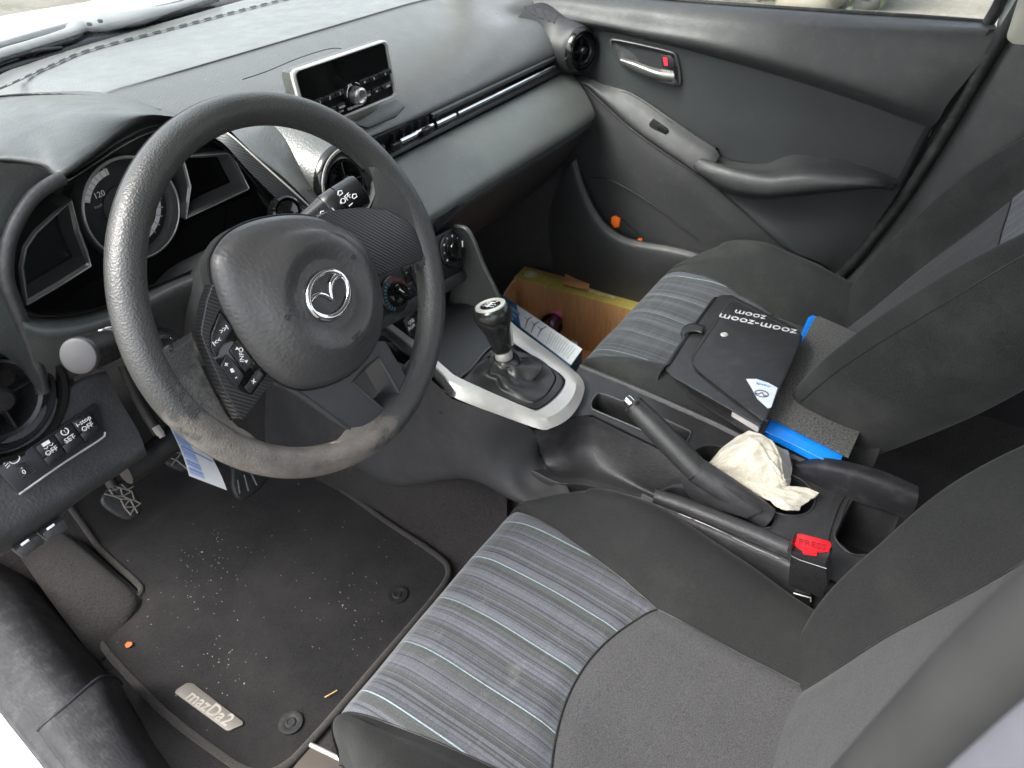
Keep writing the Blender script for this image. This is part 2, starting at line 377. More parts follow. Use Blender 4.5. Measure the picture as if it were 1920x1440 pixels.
def plate(name, outer, holes, D, mat, parent=None):
    """flat plate with real holes: outlines in 3D, thickness vector D"""
    bm = bmesh.new(); V = []; E = []
    loops = [np.array(outer, float)]+[np.array(h, float) for h in holes]
    for L in loops:
        vs = [bm.verts.new(v-off(parent)) for v in L]
        for i in range(len(vs)): E.append(bm.edges.new((vs[i], vs[(i+1) % len(vs)])))
    nn = np.cross(loops[0][1]-loops[0][0], loops[0][len(loops[0])//2]-loops[0][0]); D = np.array(D, float)
    bmesh.ops.triangle_fill(bm, edges=E, use_beauty=True, use_dissolve=False, normal=Vector(-D).normalized())
    r = bmesh.ops.extrude_face_region(bm, geom=bm.faces[:])
    for v in [g for g in r['geom'] if isinstance(g, bmesh.types.BMVert)]: v.co += Vector(D)
    bmesh.ops.recalc_face_normals(bm, faces=bm.faces)
    me = bpy.data.meshes.new(name); bm.to_mesh(me); bm.free(); me.materials.append(mat)
    o = bpy.data.objects.new(name, me); link(o, parent); return o
def circ(C, r, A, n=32, X=None, e=1.0):
    A = np.array(A, float); A /= np.linalg.norm(A); X = np.array(X if X is not None else ((1., 0, 0) if abs(A[0]) < .9 else (0, 1., 0)), float)
    X = X-A*(X@A); X /= np.linalg.norm(X); Y = np.cross(A, X); t = np.linspace(0, 2*math.pi, n, endpoint=False)
    return np.array(C)+r*(np.cos(t)[:, None]*X+e*np.sin(t)[:, None]*Y)
Z3 = np.array([0, 0, 1.])
# ================================================================ SETTING
def groundmat():
    m, t, b, tc = _m('pale_yard_ground')
    cc = ramp(t, noise(t, tc, 1.3, 6, .7), [(.3, (.13, .12, .095)), (.55, (.18, .17, .14)), (.75, (.09, .10, .06))])
    w = ramp(t, noise(t, tc, 22, 5, .8), [(.3, c3(.7)), (.7, c3(1.25))])
    mx = N(t, 'ShaderNodeMix', data_type='RGBA', blend_type='MULTIPLY'); mx.inputs[0].default_value = 1; t.links.new(cc, mx.inputs[6]); t.links.new(w, mx.inputs[7])
    t.links.new(mx.outputs[2], b.inputs['Base Color']); b.inputs['Roughness'].default_value = .9
    bump(t, b, noise(t, tc, 30, 5, .8), .6, .02); return m
g = mk('ground', [(-120, -120, -.32), (120, -120, -.32), (120, 120, -.32), (-120, 120, -.32)], [(0, 1, 2, 3)], groundmat()); tag(g, kind='structure')
# far side of the yard, seen as a thin strip through the passenger window
stn = simple('pale_stone', (.17, .155, .12), .85)
def blob(name, C, r, mat, label, cat, sq=(1, 1, .7)):
    bm = bmesh.new(); bmesh.ops.create_icosphere(bm, subdivisions=4, radius=1)
    for v in bm.verts:
        f = 1+.12*math.sin(3*v.co.x+2*v.co.y+C[1])+.08*math.sin(5*v.co.z+v.co.x*4); v.co = Vector((v.co.x*r*sq[0]*f, v.co.y*r*sq[1]*f, v.co.z*r*sq[2]*f))
    me = bpy.data.meshes.new(name); bm.to_mesh(me); bm.free(); me.materials.append(mat); me.polygons.foreach_set('use_smooth', [True]*len(me.polygons))
    o = bpy.data.objects.new(name, me); COL.objects.link(o); o.location = C; return tag(o, label, cat)
C = K(1515, 20, z=-.32); blob('stone', (C[0], C[1], -.22), .26, stn, 'pale rounded stone out in the yard beyond the passenger window', 'stone')
C = K(1575, 22, z=-.32); t_ = mk('tyre', tubeG(circ((C[0]+.25, C[1], .0), .30, (.96, -.2, .1), 40), .11, 14, True).reshape(-1, 3), gridfaces(40, 14, True, True), M['rubber']); tag(t_, 'old dark tyre leaning up in the yard beyond the passenger window', 'tyre')
t_.data.materials.clear(); t_.data.materials.append(simple('dusty_tyre', (.14, .14, .135), .7))
def hedge(name, y0, y1, x, h, n, label):
    V = []; F = []
    for i in range(n):
        p = np.array([x+rng.normal(0, .25), rng.uniform(y0, y1), -.3+h*rng.random()**.8]); a = rng.normal(0, 1, 3); a /= np.linalg.norm(a); b_ = np.cross(a, rng.normal(0, 1, 3)); b_ /= np.linalg.norm(b_)
        s = rng.uniform(.03, .07); k = len(V); V += [p-a*s, p+b_*s*.5, p+a*s, p-b_*s*.5]; F.append((k, k+1, k+2, k+3))
    o = mk(name, V, F, simple('hedge_leaf', (.06, .085, .035), .6), smooth=False); return tag(o, label, 'hedge')
hedge('hedge', .5, 9.0, 6.8, .8, 16000, 'rough green hedge at the far edge of the yard, ahead of the tyre')
wl_ = prism('yard_wall', [(11.2, -9, -.32), (11.5, -9, -.32), (11.5, 2.0, -.32), (11.2, 2.0, -.32)], (0, 0, 1.1), simple('dark_stone_wall', (.10, .10, .09), .85), None, .02)
tag(wl_, 'low dark stone wall at the back of the yard, seen over the door', 'wall')

# ---------------------------------------------------------------- car shell
body = thing('car_body', 'white car shell around the cabin: sill, windscreen, bonnet edge and pillars', 'car body', (0, 0, -.3))
fl_v = []
# floor carpet (a structure-like sheet but it moves with the car)
xs = np.linspace(-.70, .70, 60); ys = np.linspace(-1.7, 1.0, 110)
G = np.zeros((len(ys), len(xs), 3))
for i, y in enumerate(ys):
    for j, x in enumerate(xs):
        z = 0.0
        if y > .62: z += (y-.62)*.9
        z += .13*math.exp(-((x-.0)/.085)**4)
        z += .0015*math.sin(40*x+13*y)*math.sin(31*y)
        if x < -.60: z += min(.09, (-.60-x)*1.2)
        if x > .62: z += min(.09, (x-.62)*1.2)
        G[i, j] = (x, y, z)
sheet('floor_carpet', G, M['carpet'], body)
# foot rest wedge left of the mat
loft('foot_rest', [[K(20, 1020, z=.055), K(90, 1120, z=.04), K(150, 1200, z=.03), K(185, 1245, z=.005)],
                   [K(60, 1000, z=.06), K(130, 1090, z=.045), K(190, 1160, z=.025), K(215, 1205, z=.005)],
                   [K(100, 990, z=.055), K(190, 1070, z=.04), K(250, 1130, z=.02), K(240, 1170, z=.005)],
                   [K(120, 985, z=.03), K(210, 1065, z=.015), K(265, 1118, z=.01), K(262, 1140, z=.002)]], M['carpet'], body, n=20, k=5)
# driver sill trim: front piece and rear overlapping piece
def off_y(pts, f): return [f(*p) for p in pts]
inn = [(-60, 985), (0, 1050), (55, 1098), (110, 1165), (165, 1238), (222, 1310), (270, 1375), (320, 1440), (380, 1520)]
rows = [[K(px+14, py-4, z=.015) for px, py in inn],
        [K(px, py, z=.05) for px, py in inn],
        [K(px-26, py+14, z=.098) for px, py in inn],
        [K(px-60, py+45, z=.118) for px, py in inn],
        [K(px-105, py+82, z=.112) for px, py in inn],
        [K(px-140, py+108, z=.104) for px, py in inn],
        [K(px-152, py+116, z=.088) for px, py in inn]]
loft('sill_trim', rows, M['sill'], body, n=60, k=5)
b2 = [(150, 1290), (190, 1335), (240, 1400), (300, 1480)]
def rr_(dx, dy, z, f=0): return [K(px+dx, py+dy, z=z) for px, py in b2]
rear = [[K(228, 1282, z=.03), K(246, 1325, z=.03), K(285, 1385, z=.03), K(345, 1455, z=.03), K(420, 1540, z=.03)],
        [K(214, 1270, z=.075), K(232, 1318, z=.075), K(265, 1380, z=.075), K(318, 1450, z=.075), K(380, 1530, z=.075)],
        [K(185, 1272, z=.118), K(205, 1325, z=.118), K(235, 1385, z=.118), K(280, 1455, z=.118), K(340, 1530, z=.12)],
        [K(125, 1322, z=.130), K(150, 1375, z=.130), K(180, 1430, z=.130), K(220, 1490, z=.13), K(270, 1550, z=.13)],
        [K(76, 1362, z=.122), K(100, 1400, z=.122), K(130, 1440, z=.122), K(165, 1490, z=.122), K(215, 1560, z=.122)],
        [K(70, 1370, z=.09), K(95, 1410, z=.09), K(125, 1450, z=.09), K(160, 1500, z=.09), K(210, 1570, z=.09)]]
loft('pillar_trim', rear, M['sill'], body, n=40, k=6)
# front edge of that piece
tube('trim_edge', [K(70, 1370, z=.092), K(76, 1362, z=.122), K(125, 1322, z=.130), K(185, 1272, z=.118), K(214, 1270, z=.075), K(228, 1282, z=.03)], .0025, M['sill'], body, n=40, seg=8)
# weatherstrip and painted sill edge
ws = [(-60, 1150), (-20, 1222), (10, 1278), (45, 1335), (85, 1388), (125, 1440), (175, 1500)]
tube('door_seal', [K(a, b, z=.088) for a, b in ws], .0115, M['rubber'], body, n=60)
ws2 = [(-70, 1215), (-35, 1265), (0, 1312), (35, 1362), (75, 1405), (112, 1445), (150, 1490)]
tube('sill_lip', [K(a, b, z=.075) for a, b in ws2], .004, M['black'], body, n=60)
loft('painted_sill', [[K(a-2, b+2, z=.074) for a, b in ws2], [K(a-2, b+2, z=.074)+np.array([-.05, 0, -.006]) for a, b in ws2], [K(a-2, b+2, z=.074)+np.array([-.10, 0, -.03]) for a, b in ws2], [K(a-2, b+2, z=.074)+np.array([-.12, 0, -.16]) for a, b in ws2], [K(a-2, b+2, z=.074)+np.array([-.10, 0, -.30]) for a, b in ws2]], M['paint'], body, n=50, k=5)
# roof, headliner, windscreen, pillars, rear bulkhead
def arc(x, y, z, e=.05): return [(-x, y, z-e), (-x*.6, y, z-.012), (0, y, z), (x*.6, y, z-.012), (x, y, z-e)]
loft('roof', [arc(.52, .10, 1.19), arc(.54, -.3, 1.22), arc(.54, -.9, 1.22), arc(.50, -1.6, 1.15)], M['paint'], body, n=30, k=6)
loft('headliner', [arc(.51, .09, 1.165), arc(.53, -.3, 1.195), arc(.53, -.9, 1.195), arc(.49, -1.6, 1.125)], simple('headliner_cloth', (.55, .53, .49), .95), body, n=30, k=6)
wsb = [(-.63, .56, .80), (-.45, .68, .80), (-.2, .755, .80), (.1, .79, .80), (.35, .78, .80), (.55, .70, .80), (.66, .60, .80)]
wst = [(-.50, .05, 1.15), (-.34, .085, 1.175), (-.16, .10, 1.185), (.0, .10, 1.19), (.2, .10, 1.185), (.36, .085, 1.172), (.50, .05, 1.15)]
sheet('windscreen', np.array([cr(np.array(wsb)*(1-t)+np.array(wst)*t, 30) for t in np.linspace(0, 1, 8)]), M['glass'], body)
tube('windscreen_pillar', [(-.655, .58, .79), (-.60, .33, .97), (-.53, .06, 1.15)], .028, M['beige'], body, n=20)
tube('windscreen_pillar', [(.675, .60, .79), (.62, .33, .97), (.53, .06, 1.15)], .028, M['beige'], body, n=20)
tube('side_rail', [(-.53, .06, 1.15), (-.555, -.4, 1.17), (-.55, -1.0, 1.16), (-.52, -1.6, 1.10)], .028, M['paint'], body, n=24)
tube('side_rail', [(.53, .06, 1.15), (.555, -.4, 1.17), (.55, -1.0, 1.16), (.52, -1.6, 1.10)], .028, M['paint'], body, n=24)
prism('rear_bulkhead', [(-.68, -1.65, -.1), (.68, -1.65, -.1), (.68, -1.65, .75), (-.68, -1.65, .75)], (0, .03, 0), M['dark'], body, .01)
prism('rear_side_panel', [(.70, -.66, -.1), (.70, -1.65, -.1), (.70, -1.65, .8), (.70, -.66, .8)], (.03, 0, 0), M['dark'], body, .005)
prism('rear_side_panel', [(-.70, -.80, -.1), (-.70, -1.65, -.1), (-.70, -1.65, .8), (-.70, -.80, .8)], (-.03, 0, 0), M['paint'], body, .005)
# cowl, frit band, bonnet
fr = [(-150, 190), (-80, 162), (0, 133), (150, 84), (300, 40), (450, -2), (600, -40), (800, -85)]
loft('windscreen_border', [[K(a, b+14, z=.785) for a, b in fr], [K(a, b, z=.797) for a, b in fr], [K(a, b-24+.01*a, z=.803) for a, b in fr]], M['satin'], body, n=60, k=2)
loft('cowl', [[K(a, b-20+.01*a, z=.785) for a, b in fr], [K(a, b-38+.02*a, z=.778) for a, b in fr], [K(a, b-60+.035*a, z=.78) for a, b in fr]], simple('grey_cowl', (.12, .125, .13), .6), body, n=60, k=4)
bn = [(-150, 130), (-80, 108), (0, 86), (150, 45), (300, 16), (450, -22), (600, -60), (800, -105)]
B0 = np.array([K(a, b+10, z=.775) for a, b in bn]); B1 = np.array([K(a, b, z=.79) for a, b in bn]); B2 = np.array([K(a, b-22+.02*a, z=.80) for a, b in bn]); B3 = B2+np.array([0, .28, -.03]); B4 = B2+np.array([0, .7, -.14]); B5 = B2+np.array([0, .95, -.4])
loft('bonnet', [B0, B1, B2, B3, B4, B5], M['paint'], body, n=60, k=6)
# wiper: flat grey arm lying on the cowl plus a thinner blade
wp = thing('windscreen_wiper', 'grey windscreen wiper arm with rubber blade parked below the windscreen', 'wiper', K(150, 60, z=.80))
gw = simple('wiper_grey', (.22, .23, .23), .5)
ap = [K(a, b, z=.812) for a, b in [(-40, 118), (0, 102), (60, 84), (130, 62), (150, 50), (200, 42), (260, 32), (330, 14), (400, -8)]]
tube('wiper_arm', ap, [.006, .007, .007, .008, .014, .013, .008, .006, .005], gw, wp, n=60, asp=1.7, seg=10)
tube('wiper_blade', [p+np.array([.0, -.012, -.006]) for p in ap], .0035, M['rubber'], wp, n=60, seg=8)
for a, b in [(168, 47), (188, 41)]: lathe('cap', [(.004, 0), (.004, .003), (0, .0035)], K(a, b, z=.823), (0, -.3, 1), M['black'], wp, 14)
a0 = K(20, 98, z=.808); tube('linkage', [K(30, 108, z=.80), K(70, 96, z=.806), K(115, 90, z=.80)], .003, M['black'], wp, n=16, seg=8)
# ================================================================ DASHBOARD
dash = thing('dashboard', 'worn charcoal dashboard running across the cabin under the windscreen', 'dashboard', (0, .35, .3))
def yb(x): return .80-.28*max(0, (-x-.05))**1.3 if x < 0 else .80
# top pad: lengthwise rows from windscreen to lip
slot = [(-260, 258), (-120, 213), (0, 167), (100, 121), (170, 93), (330, 51), (480, 12), (620, -22), (760, -52), (900, -80)]
border = [(-260, 222), (-120, 180), (0, 138), (100, 104), (170, 82), (330, 36), (480, -6), (620, -42), (760, -72), (900, -98)]
def xfix(pts, x1=.675):
    pts = [p for p in pts if p[0] < x1]; a, b = pts[-2], pts[-1]; t = (x1-b[0])/(b[0]-a[0]) if b[0] != a[0] else 0; return pts+[b+(b-a)*min(t, 2)]
S0 = xfix([K(a, b, z=.797) for a, b in border]); S1 = xfix([K(a, b, z=.80) for a, b in slot])
def clipx(P, x0, x1, n=40):            # resample a lateral row between two x stations
    P = np.array(P); P = P[np.argsort(P[:, 0])]; D = cr(P, 200); xs = np.linspace(x0, x1, n); return np.stack([xs]+[np.interp(xs, D[:, 0], D[:, k]) for k in (1, 2)], 1)
xa, xb = -.62, .672
prof = [(.480, .8065), (.452, .8035), (.40, .789), (.35, .772), (.31, .750), (.282, .727), (.266, .706), (.262, .692), (.275, .690)]
def xr(y, z, dz=0):
    xs = np.linspace(xa, xb, 40); sag = .012*np.clip((xs-.35)/.3, 0, 1)**2
    fy = .0
    return np.stack([xs, np.full(40, y)-.05*np.clip((xs-.50)/.17, 0, 1)**2*(y > .38), z-sag*(z > .75)*1.6], 1)
rows = [clipx(S0, xa, xb), clipx(S1, xa, xb)]+[xr(y, z) for y, z in prof]
# pull everything left of the cluster hood down under it
G = []
for r in rows:
    r = np.array(r); w = np.clip((-.24-r[:, 0])/.06, 0, 1); w = w*w*(3-2*w); r[:, 2] -= .03*w*(r[:, 1] > .30)+.10*w*(r[:, 1] <= .30); r[:, 1] += w*np.clip(.42-r[:, 1], 0, 1)*.9; G.append(r)
loft('top_pad', G, M['dash'], dash, n=80, k=6)
# defroster slots: small black tongues along the front edge
P = cr([K(a, b, z=.8025) for a, b in slot], 260)
V = []; F = []
for i in range(20, 250):
    if i % 5 in (0, 1, 2):
        a, b = P[i], P[i+1]; nrm = np.array([0, .009, 0]); sh = np.array([.006, 0, 0]); k = len(V)
        V += [a, b, b+nrm+sh, a+nrm+sh]; F.append((k, k+1, k+2, k+3))
    a, b = P[i], P[i+1]; k = len(V); V += [a-[0, .0035, 0], b-[0, .0035, 0], b+[0, .001, 0], a+[0, .001, 0]]; F.append((k, k+1, k+2, k+3))
mk('defroster_slots', V, F, M['void'], dash, smooth=False)
# speaker/defroster vents by the right end
for i, (a, b, c_, d_) in enumerate([((983, 13), (996, 12), (1003, 30), (990, 22)), ((1002, 16), (1014, 18), (1022, 38), (1010, 34)), ((1018, 20), (1030, 23), (1034, 42), (1026, 40)), ((1034, 25), (1046, 29), (1040, 44), (1036, 43))]):
    pts = [K(*p, z=.792) for p in (a, b, c_, d_)]
    prism('demister_slot', pts, (0, 0, .002), M['void'], dash)
text('airbag_mark', 'SRS AIRBAG', K(1007, 90, y=.285), K(1030, 80, y=.285)-K(985, 101, y=.285), (0, .35, .93), .010, M['dark'], dash)
# shallow rectangular lid line on the pad behind the display
ln = [K(455, 150, z=.800), K(500, 135, z=.802), K(560, 110, z=.803), K(615, 93, z=.803), K(640, 92, z=.800)]
tube('pad_seam', [p+np.array([0, 0, .0008]) for p in ln], .0007, M['dark'], dash, n=30, seg=6)
# decor strip: recess, chrome rod, two thin ledges
def lat(y, z, x0=.02, x1=.655, n=2): return [(x0+(x1-x0)*i/(n-1), y, z) for i in range(n)]
loft('strip_recess', [lat(.262, .695), lat(.285, .690), lat(.287, .650), lat(.262, .645)], M['dark'], dash, n=8, k=3, lin=True)
loft('upper_ledge', [lat(.272, .692, .19), lat(.256, .690, .19), lat(.258, .682, .19), lat(.268, .6765, .19)], M['soft'], dash, n=8, k=2, lin=True)
CA_, CB_ = K(752, 285, y=.253), K(1040, 109, y=.253); zc_ = (CA_[2]+CB_[2])/2
def CL(px, dy=0, dz=0): p = K(px, 285-(px-752)*.611, y=.253); return np.array([p[0], .253+dy, zc_+dz])
tube('chrome_strip', [CL(858), CL(1039)], .0040, M['chrome'], dash, seg=12)
tube('vent_louvre_bar', [CL(818), CL(853)], .0046, M['chrome'], dash, seg=12)
tube('vent_louvre_bar', [CL(783, .004, -.0005), CL(815, .004, -.0005)], .0042, M['chrome'], dash, seg=12)
tube('vent_louvre_bar', [CL(752), CL(781)], .0046, M['chrome'], dash, seg=12)
loft('lower_ledge', [lat(.268, .667, .07), lat(.255, .662, .07), lat(.253, .656, .07)], M['dark'], dash, n=8, k=2, lin=True)
cv = thing_ = obox('centre_vent', (.14, .283, .672), (.13, 0, 0), (0, .008, 0), (0, 0, .036), M['void'], dash)
for i in range(6): obox('vane', (.09+.022*i, .266, .672), (.0022, 0, 0), (0, .02, 0), (0, 0, .032), M['satin'], cv, .0003)
for x in (.085, .165): obox('vent_tab', (x, .252, .671), (.022, 0, 0), (0, .012, 0), (0, 0, .012), M['satin'], cv, .002)
obox('vent_end', (.045, .262, .668), (.045, 0, 0), (0, .012, 0), (0, 0, .022), M['soft'], dash, .004)
# lower soft panel
def lat2(y, z, x0=.04, x1=.665):
    x1 = .668-max(0, .262-y)*.55 if y < .262 else x1
    return np.array([(x, y+.012*max(0, (x-.5)/.16)**2, z) for x in np.linspace(x0, x1, 12)])
loft('soft_panel', [lat2(.262, .648), lat2(.252, .651), lat2(.238, .646), lat2(.205, .627), lat2(.180, .606), lat2(.166, .590), lat2(.163, .578), lat2(.170, .571)], M['softlow'], dash, n=40, k=6)
loft('glovebox_lid', [lat2(.171, .573), lat2(.168, .566), lat2(.172, .555), lat2(.200, .515), lat2(.25, .45), lat2(.32, .38), lat2(.45, .33)], M['dark'], dash, n=40, k=5)
text('pocket_slot', '', (0, 0, 0), (1, 0, 0), (0, 0, 1), .01, M['void'], dash) if 0 else None
# small blank slot above the heater controls
q = [(815, 418), (868, 372), (870, 385), (820, 432)]
prism('slot_frame', [K(*p, y=.166) for p in q], (0, -.002, 0), M['dark'], dash, .001)
prism('slot', [K(a+(1 if a < 850 else -3), b+(3 if b > 400 else 2), y=.1638) for a, b in [(818, 416), (862, 378), (863, 386), (822, 425)]], (0, -.0006, 0), M['void'], dash)
# round vents
def round_vent(C, A, r, name='round_vent', rm=None):
    A = np.array(A, float); A /= np.linalg.norm(A); C = np.array(C, float)
    v = lathe(name, [(r*1.0, -.03), (r*1.04, -.004), (r*1.02, .004), (r*.95, .008), (r*.86, .006), (r*.84, -.002)], C, A, M['gloss'], dash, 56, cap=False)
    lathe('chrome_ring', [(r*.95, .0082), (r*.93, .0092), (r*.86, .0085), (r*.84, .003)], C, A, rm or M['gloss'], v, 56, cap=False)
    lathe('inner_barrel', [(r*.80, .004), (r*.74, .006), (r*.70, -.002), (r*.62, -.001), (r*.60, .004), (r*.55, .002), (r*.52, -.012), (r*.50, -.03), (0, -.03)], C, A, M['satin'], v, 56, cap=False)
    X = np.cross(A, Z3); X /= np.linalg.norm(X); Y = np.cross(X, A)
    obox('vane', C-A*.004, X*r*1.08, A*.012, Y*.0018, M['satin'], v, .0003); obox('vane', C-A*.004, Y*r*1.08, A*.012, X*.0018, M['satin'], v, .0003)
    lathe('vent_knob', [(r*.20, -.01), (r*.20, .006), (r*.14, .010), (0, .0105)], C, A, M['satin'], v, 24)
    return v
round_vent(K(1090, 95, x=.640), (-.30, -.95, .05), .042)
round_vent(K(648, 343, y=.160), (-.05, -1, .12), .050, rm=M['silver'])
round_vent(K(-4, 748, y=.120), (.06, -1, .10), .060)
# mound that carries the right vent
rings = [circ(K(1090, 95, x=.640)+np.array([-.006, .10, .005]), .075, (-.30, -.95, .05), 32), circ(K(1090, 95, x=.640)+np.array([.012, .05, 0]), .056, (-.30, -.95, .05), 32), circ(K(1090, 95, x=.640)+np.array([.003, .012, 0]), .0475, (-.30, -.95, .05), 32), circ(K(1090, 95, x=.640)+np.array([.001, .002, 0]), .044, (-.30, -.95, .05), 32)]
ringloft('vent_mound', rings, M['ribc'], dash, 48, 4)
Cc = K(648, 343, y=.160)
ringloft('vent_mound', [circ(Cc+np.array([.01, .12, .01]), .085, (-.05, -1, .12), 32), circ(Cc+np.array([.004, .05, .004]), .066, (-.05, -1, .12), 32), circ(Cc+np.array([.001, .012, 0]), .055, (-.05, -1, .12), 32), circ(Cc, .051, (-.05, -1, .12), 32)], M['dash'], dash, 48, 4)
# central display unit
yh = .262
fr4 = [K(553, 133, y=yh), K(717, 73, y=yh), K(742, 182, y=yh), K(577, 246, y=yh)]
hc = np.mean(fr4, 0)
hx = (fr4[1]-fr4[0]+fr4[2]-fr4[3])/2; hz = (fr4[0]-fr4[3]+fr4[1]-fr4[2])/2; hw = .192; hx /= np.linalg.norm(hx); hh = np.linalg.norm(hz); hz /= hh; hn = np.cross(hx, hz)
def HP(u, v, n=0): return hc+hx*u*hw/2+hz*v*hh/2+hn*n      # u,v in -1..1
def rrect(HPf, u0, u1, v0, v1, n=0, r=.1, asp=1.8):
    out = []
    for cx, cy, a0 in ((u1-r/asp, v1-r, 0), (u0+r/asp, v1-r, 90), (u0+r/asp, v0+r, 180), (u1-r/asp, v0+r, 270)):
        for t in np.linspace(0, 90, 6): a = math.radians(a0+t); out.append(HPf(cx+r/asp*math.cos(a), cy+r*math.sin(a), n))
    return np.array(out)
hu = ringloft('audio_display', [rrect(HP, -.95, .95, -.95, .90, -.026, .15), rrect(HP, -.99, .99, -.99, .985, -.016, .16), rrect(HP, -1, 1, -1, 1, -.003, .16)], M['soft'], dash, 80, capfirst=True, smoothring=False)
ringloft('silver_frame', [rrect(HP, -1, 1, -1, 1, -.003, .16), rrect(HP, -1.0, 1.0, -1.0, 1.0, .002, .16), rrect(HP, -.975, .975, -.965, .965, .0035, .14), rrect(HP, -.945, .945, -.925, .925, .002, .12), rrect(HP, -.94, .94, -.92, .92, -.003, .12)], M['silver'], hu, 80, smoothring=False)
prism('screen', rrect(HP, -.942, .942, -.922, .922, -.003, .12), hn*.0035, M['gloss'], hu)
# measured positions on the display face
def HU(px, py, n=.001): return KP(px, py, hc+hn*n, hn)
for i, (q, lab) in enumerate([(((672, 152), (689, 145), (690, 153), (675, 161)), '4'), (((690, 145), (707, 138), (708, 147), (691, 153)), '5'), (((708, 137), (730, 128), (733, 136), (709, 146)), '6'),
                         (((589, 188), (604, 182), (606, 190), (592, 197)), '1'), (((606, 182), (625, 174), (627, 182), (607, 190)), '2'), (((627, 173), (642, 166), (644, 174), (628, 182)), '3'),
                         (((680, 176), (693, 170), (695, 178), (682, 184)), 'MENU'), (((695, 169), (711, 162), (713, 170), (697, 177)), 'TA'), (((713, 161), (733, 151), (735, 159), (720, 167)), 'DISP'),
                         (((630, 197), (645, 191), (648, 199), (632, 207)), 'MEDIA'), (((612, 205), (628, 198), (630, 207), (614, 215)), 'FM')]):
    p = [HU(*c) for c in q]; bt = prism('button', p, hn*.0022, M['silverd'] if lab == 'DISP' else M['satin'], hu, .0004)
    cen = np.mean(p, 0)+hn*.0024; text('print', lab, cen-hz*.0012, hx, hz, .0055 if len(lab) == 1 else .0042, M['white'], bt)
kc = HU(666, 178, .0)
text('print', 'VOL', HU(656, 160, .001), hx, hz, .0048, M['white'], hu); text('print', 'PUSH POWER', HU(666, 200, .001), hx, hz, .0052, M['white'], hu); text('print', 'SCAN', HU(640, 209, .001), hx, hz, .0038, M['white'], hu)
lathe('knob', [(.0125, 0), (.0125, .009), (.0115, .0125), (.009, .0135), (.0075, .0125), (0, .0125)], kc, hn, simple('brushed_knob', (.5, .5, .48), .28, .9), hu, 32)
ar = [kc+.0175*(math.cos(a)*hx+math.sin(a)*hz)+hn*.001 for a in np.radians(np.linspace(35, 75, 8))]; tube('dial_arc', ar, .0006, M['white'], hu, seg=6)
ar = [kc+.0175*(math.cos(a)*hx+math.sin(a)*hz)+hn*.001 for a in np.radians(np.linspace(120, 175, 8))]; tube('dial_arc', ar, .0006, M['white'], hu, seg=6)
# tray below the display
tr = [K(660, 235, y=.256), K(738, 188, y=.262), K(752, 198, y=.257), K(757, 203, y=.256), K(740, 222, y=.252), K(688, 243, y=.25)]
prism('display_base', [p for p in tr], (0, -.004, .003), M['soft'], dash, .0015)
# ---------------------------------------------------------------- instrument hood and cluster
hb = [(-200, 250, .80), (-60, 205, .815), (0, 180, .825), (100, 172, .828), (180, 172, .828), (250, 186, .826), (300, 204, .82), (380, 226, .80), (440, 240, .785)]
hm = [(-200, 290, .82), (-60, 235, .84), (0, 212, .85), (90, 205, .855), (160, 208, .857), (230, 207, .853), (290, 212, .845), (370, 228, .815), (438, 245, .79)]
hl = [(-200, 390, .81), (-60, 308, .838), (0, 292, .842), (75, 300, .842), (112, 318, .842), (165, 285, .846), (225, 245, .846), (290, 218, .843), (360, 224, .815), (432, 250, .785)]
hu_ = [(-200, 420, .79), (-60, 325, .823), (0, 306, .828), (76, 314, .828), (112, 336, .826), (170, 302, .828), (230, 262, .828), (292, 236, .824), (358, 240, .80), (425, 262, .775)]
hin = [(-200, 430, .79), (-60, 332, .828), (0, 316, .832), (80, 326, .832), (118, 342, .834), (178, 308, .836), (238, 270, .836), (296, 246, .832), (354, 250, .81), (415, 275, .78)]
loft('instrument_hood', [[K(a, b, z=c) for a, b, c in r] for r in (hb, hm, hl, hu_, hin)], M['soft'], dash, n=70, k=6)
# left end panel beside the cluster
lp = [[(-120, 250), (-40, 285), (0, 304), (50, 309), (95, 326)], [(-120, 330), (-40, 345), (0, 350), (40, 350), (74, 352)], [(-120, 430), (-50, 440), (-10, 440), (10, 430), (28, 415)],
      [(-120, 520), (-60, 530), (-20, 530), (0, 520), (10, 500)], [(-120, 600), (-40, 602), (0, 600), (22, 595), (38, 580)], [(-120, 645), (-40, 640), (0, 645), (38, 662), (68, 672)], [(-120, 662), (-40, 652), (0, 662), (38, 690), (62, 720), (80, 740)]]
ly = [.13, .13, .125, .125, .12, .115, .11]
loft('end_panel', [[K(a, b, y=v) for a, b in r] for r, v in zip(lp, ly)], M['soft'], dash, n=30, k=6, flip=True)
tube('end_panel_edge', [K(a, b, y=.118) for a, b in [(118, 334), (95, 345), (60, 372), (30, 418), (14, 465), (12, 520), (28, 570), (48, 620), (66, 675), (80, 735)]], .0062, M['dark'], dash, n=60, seg=8)
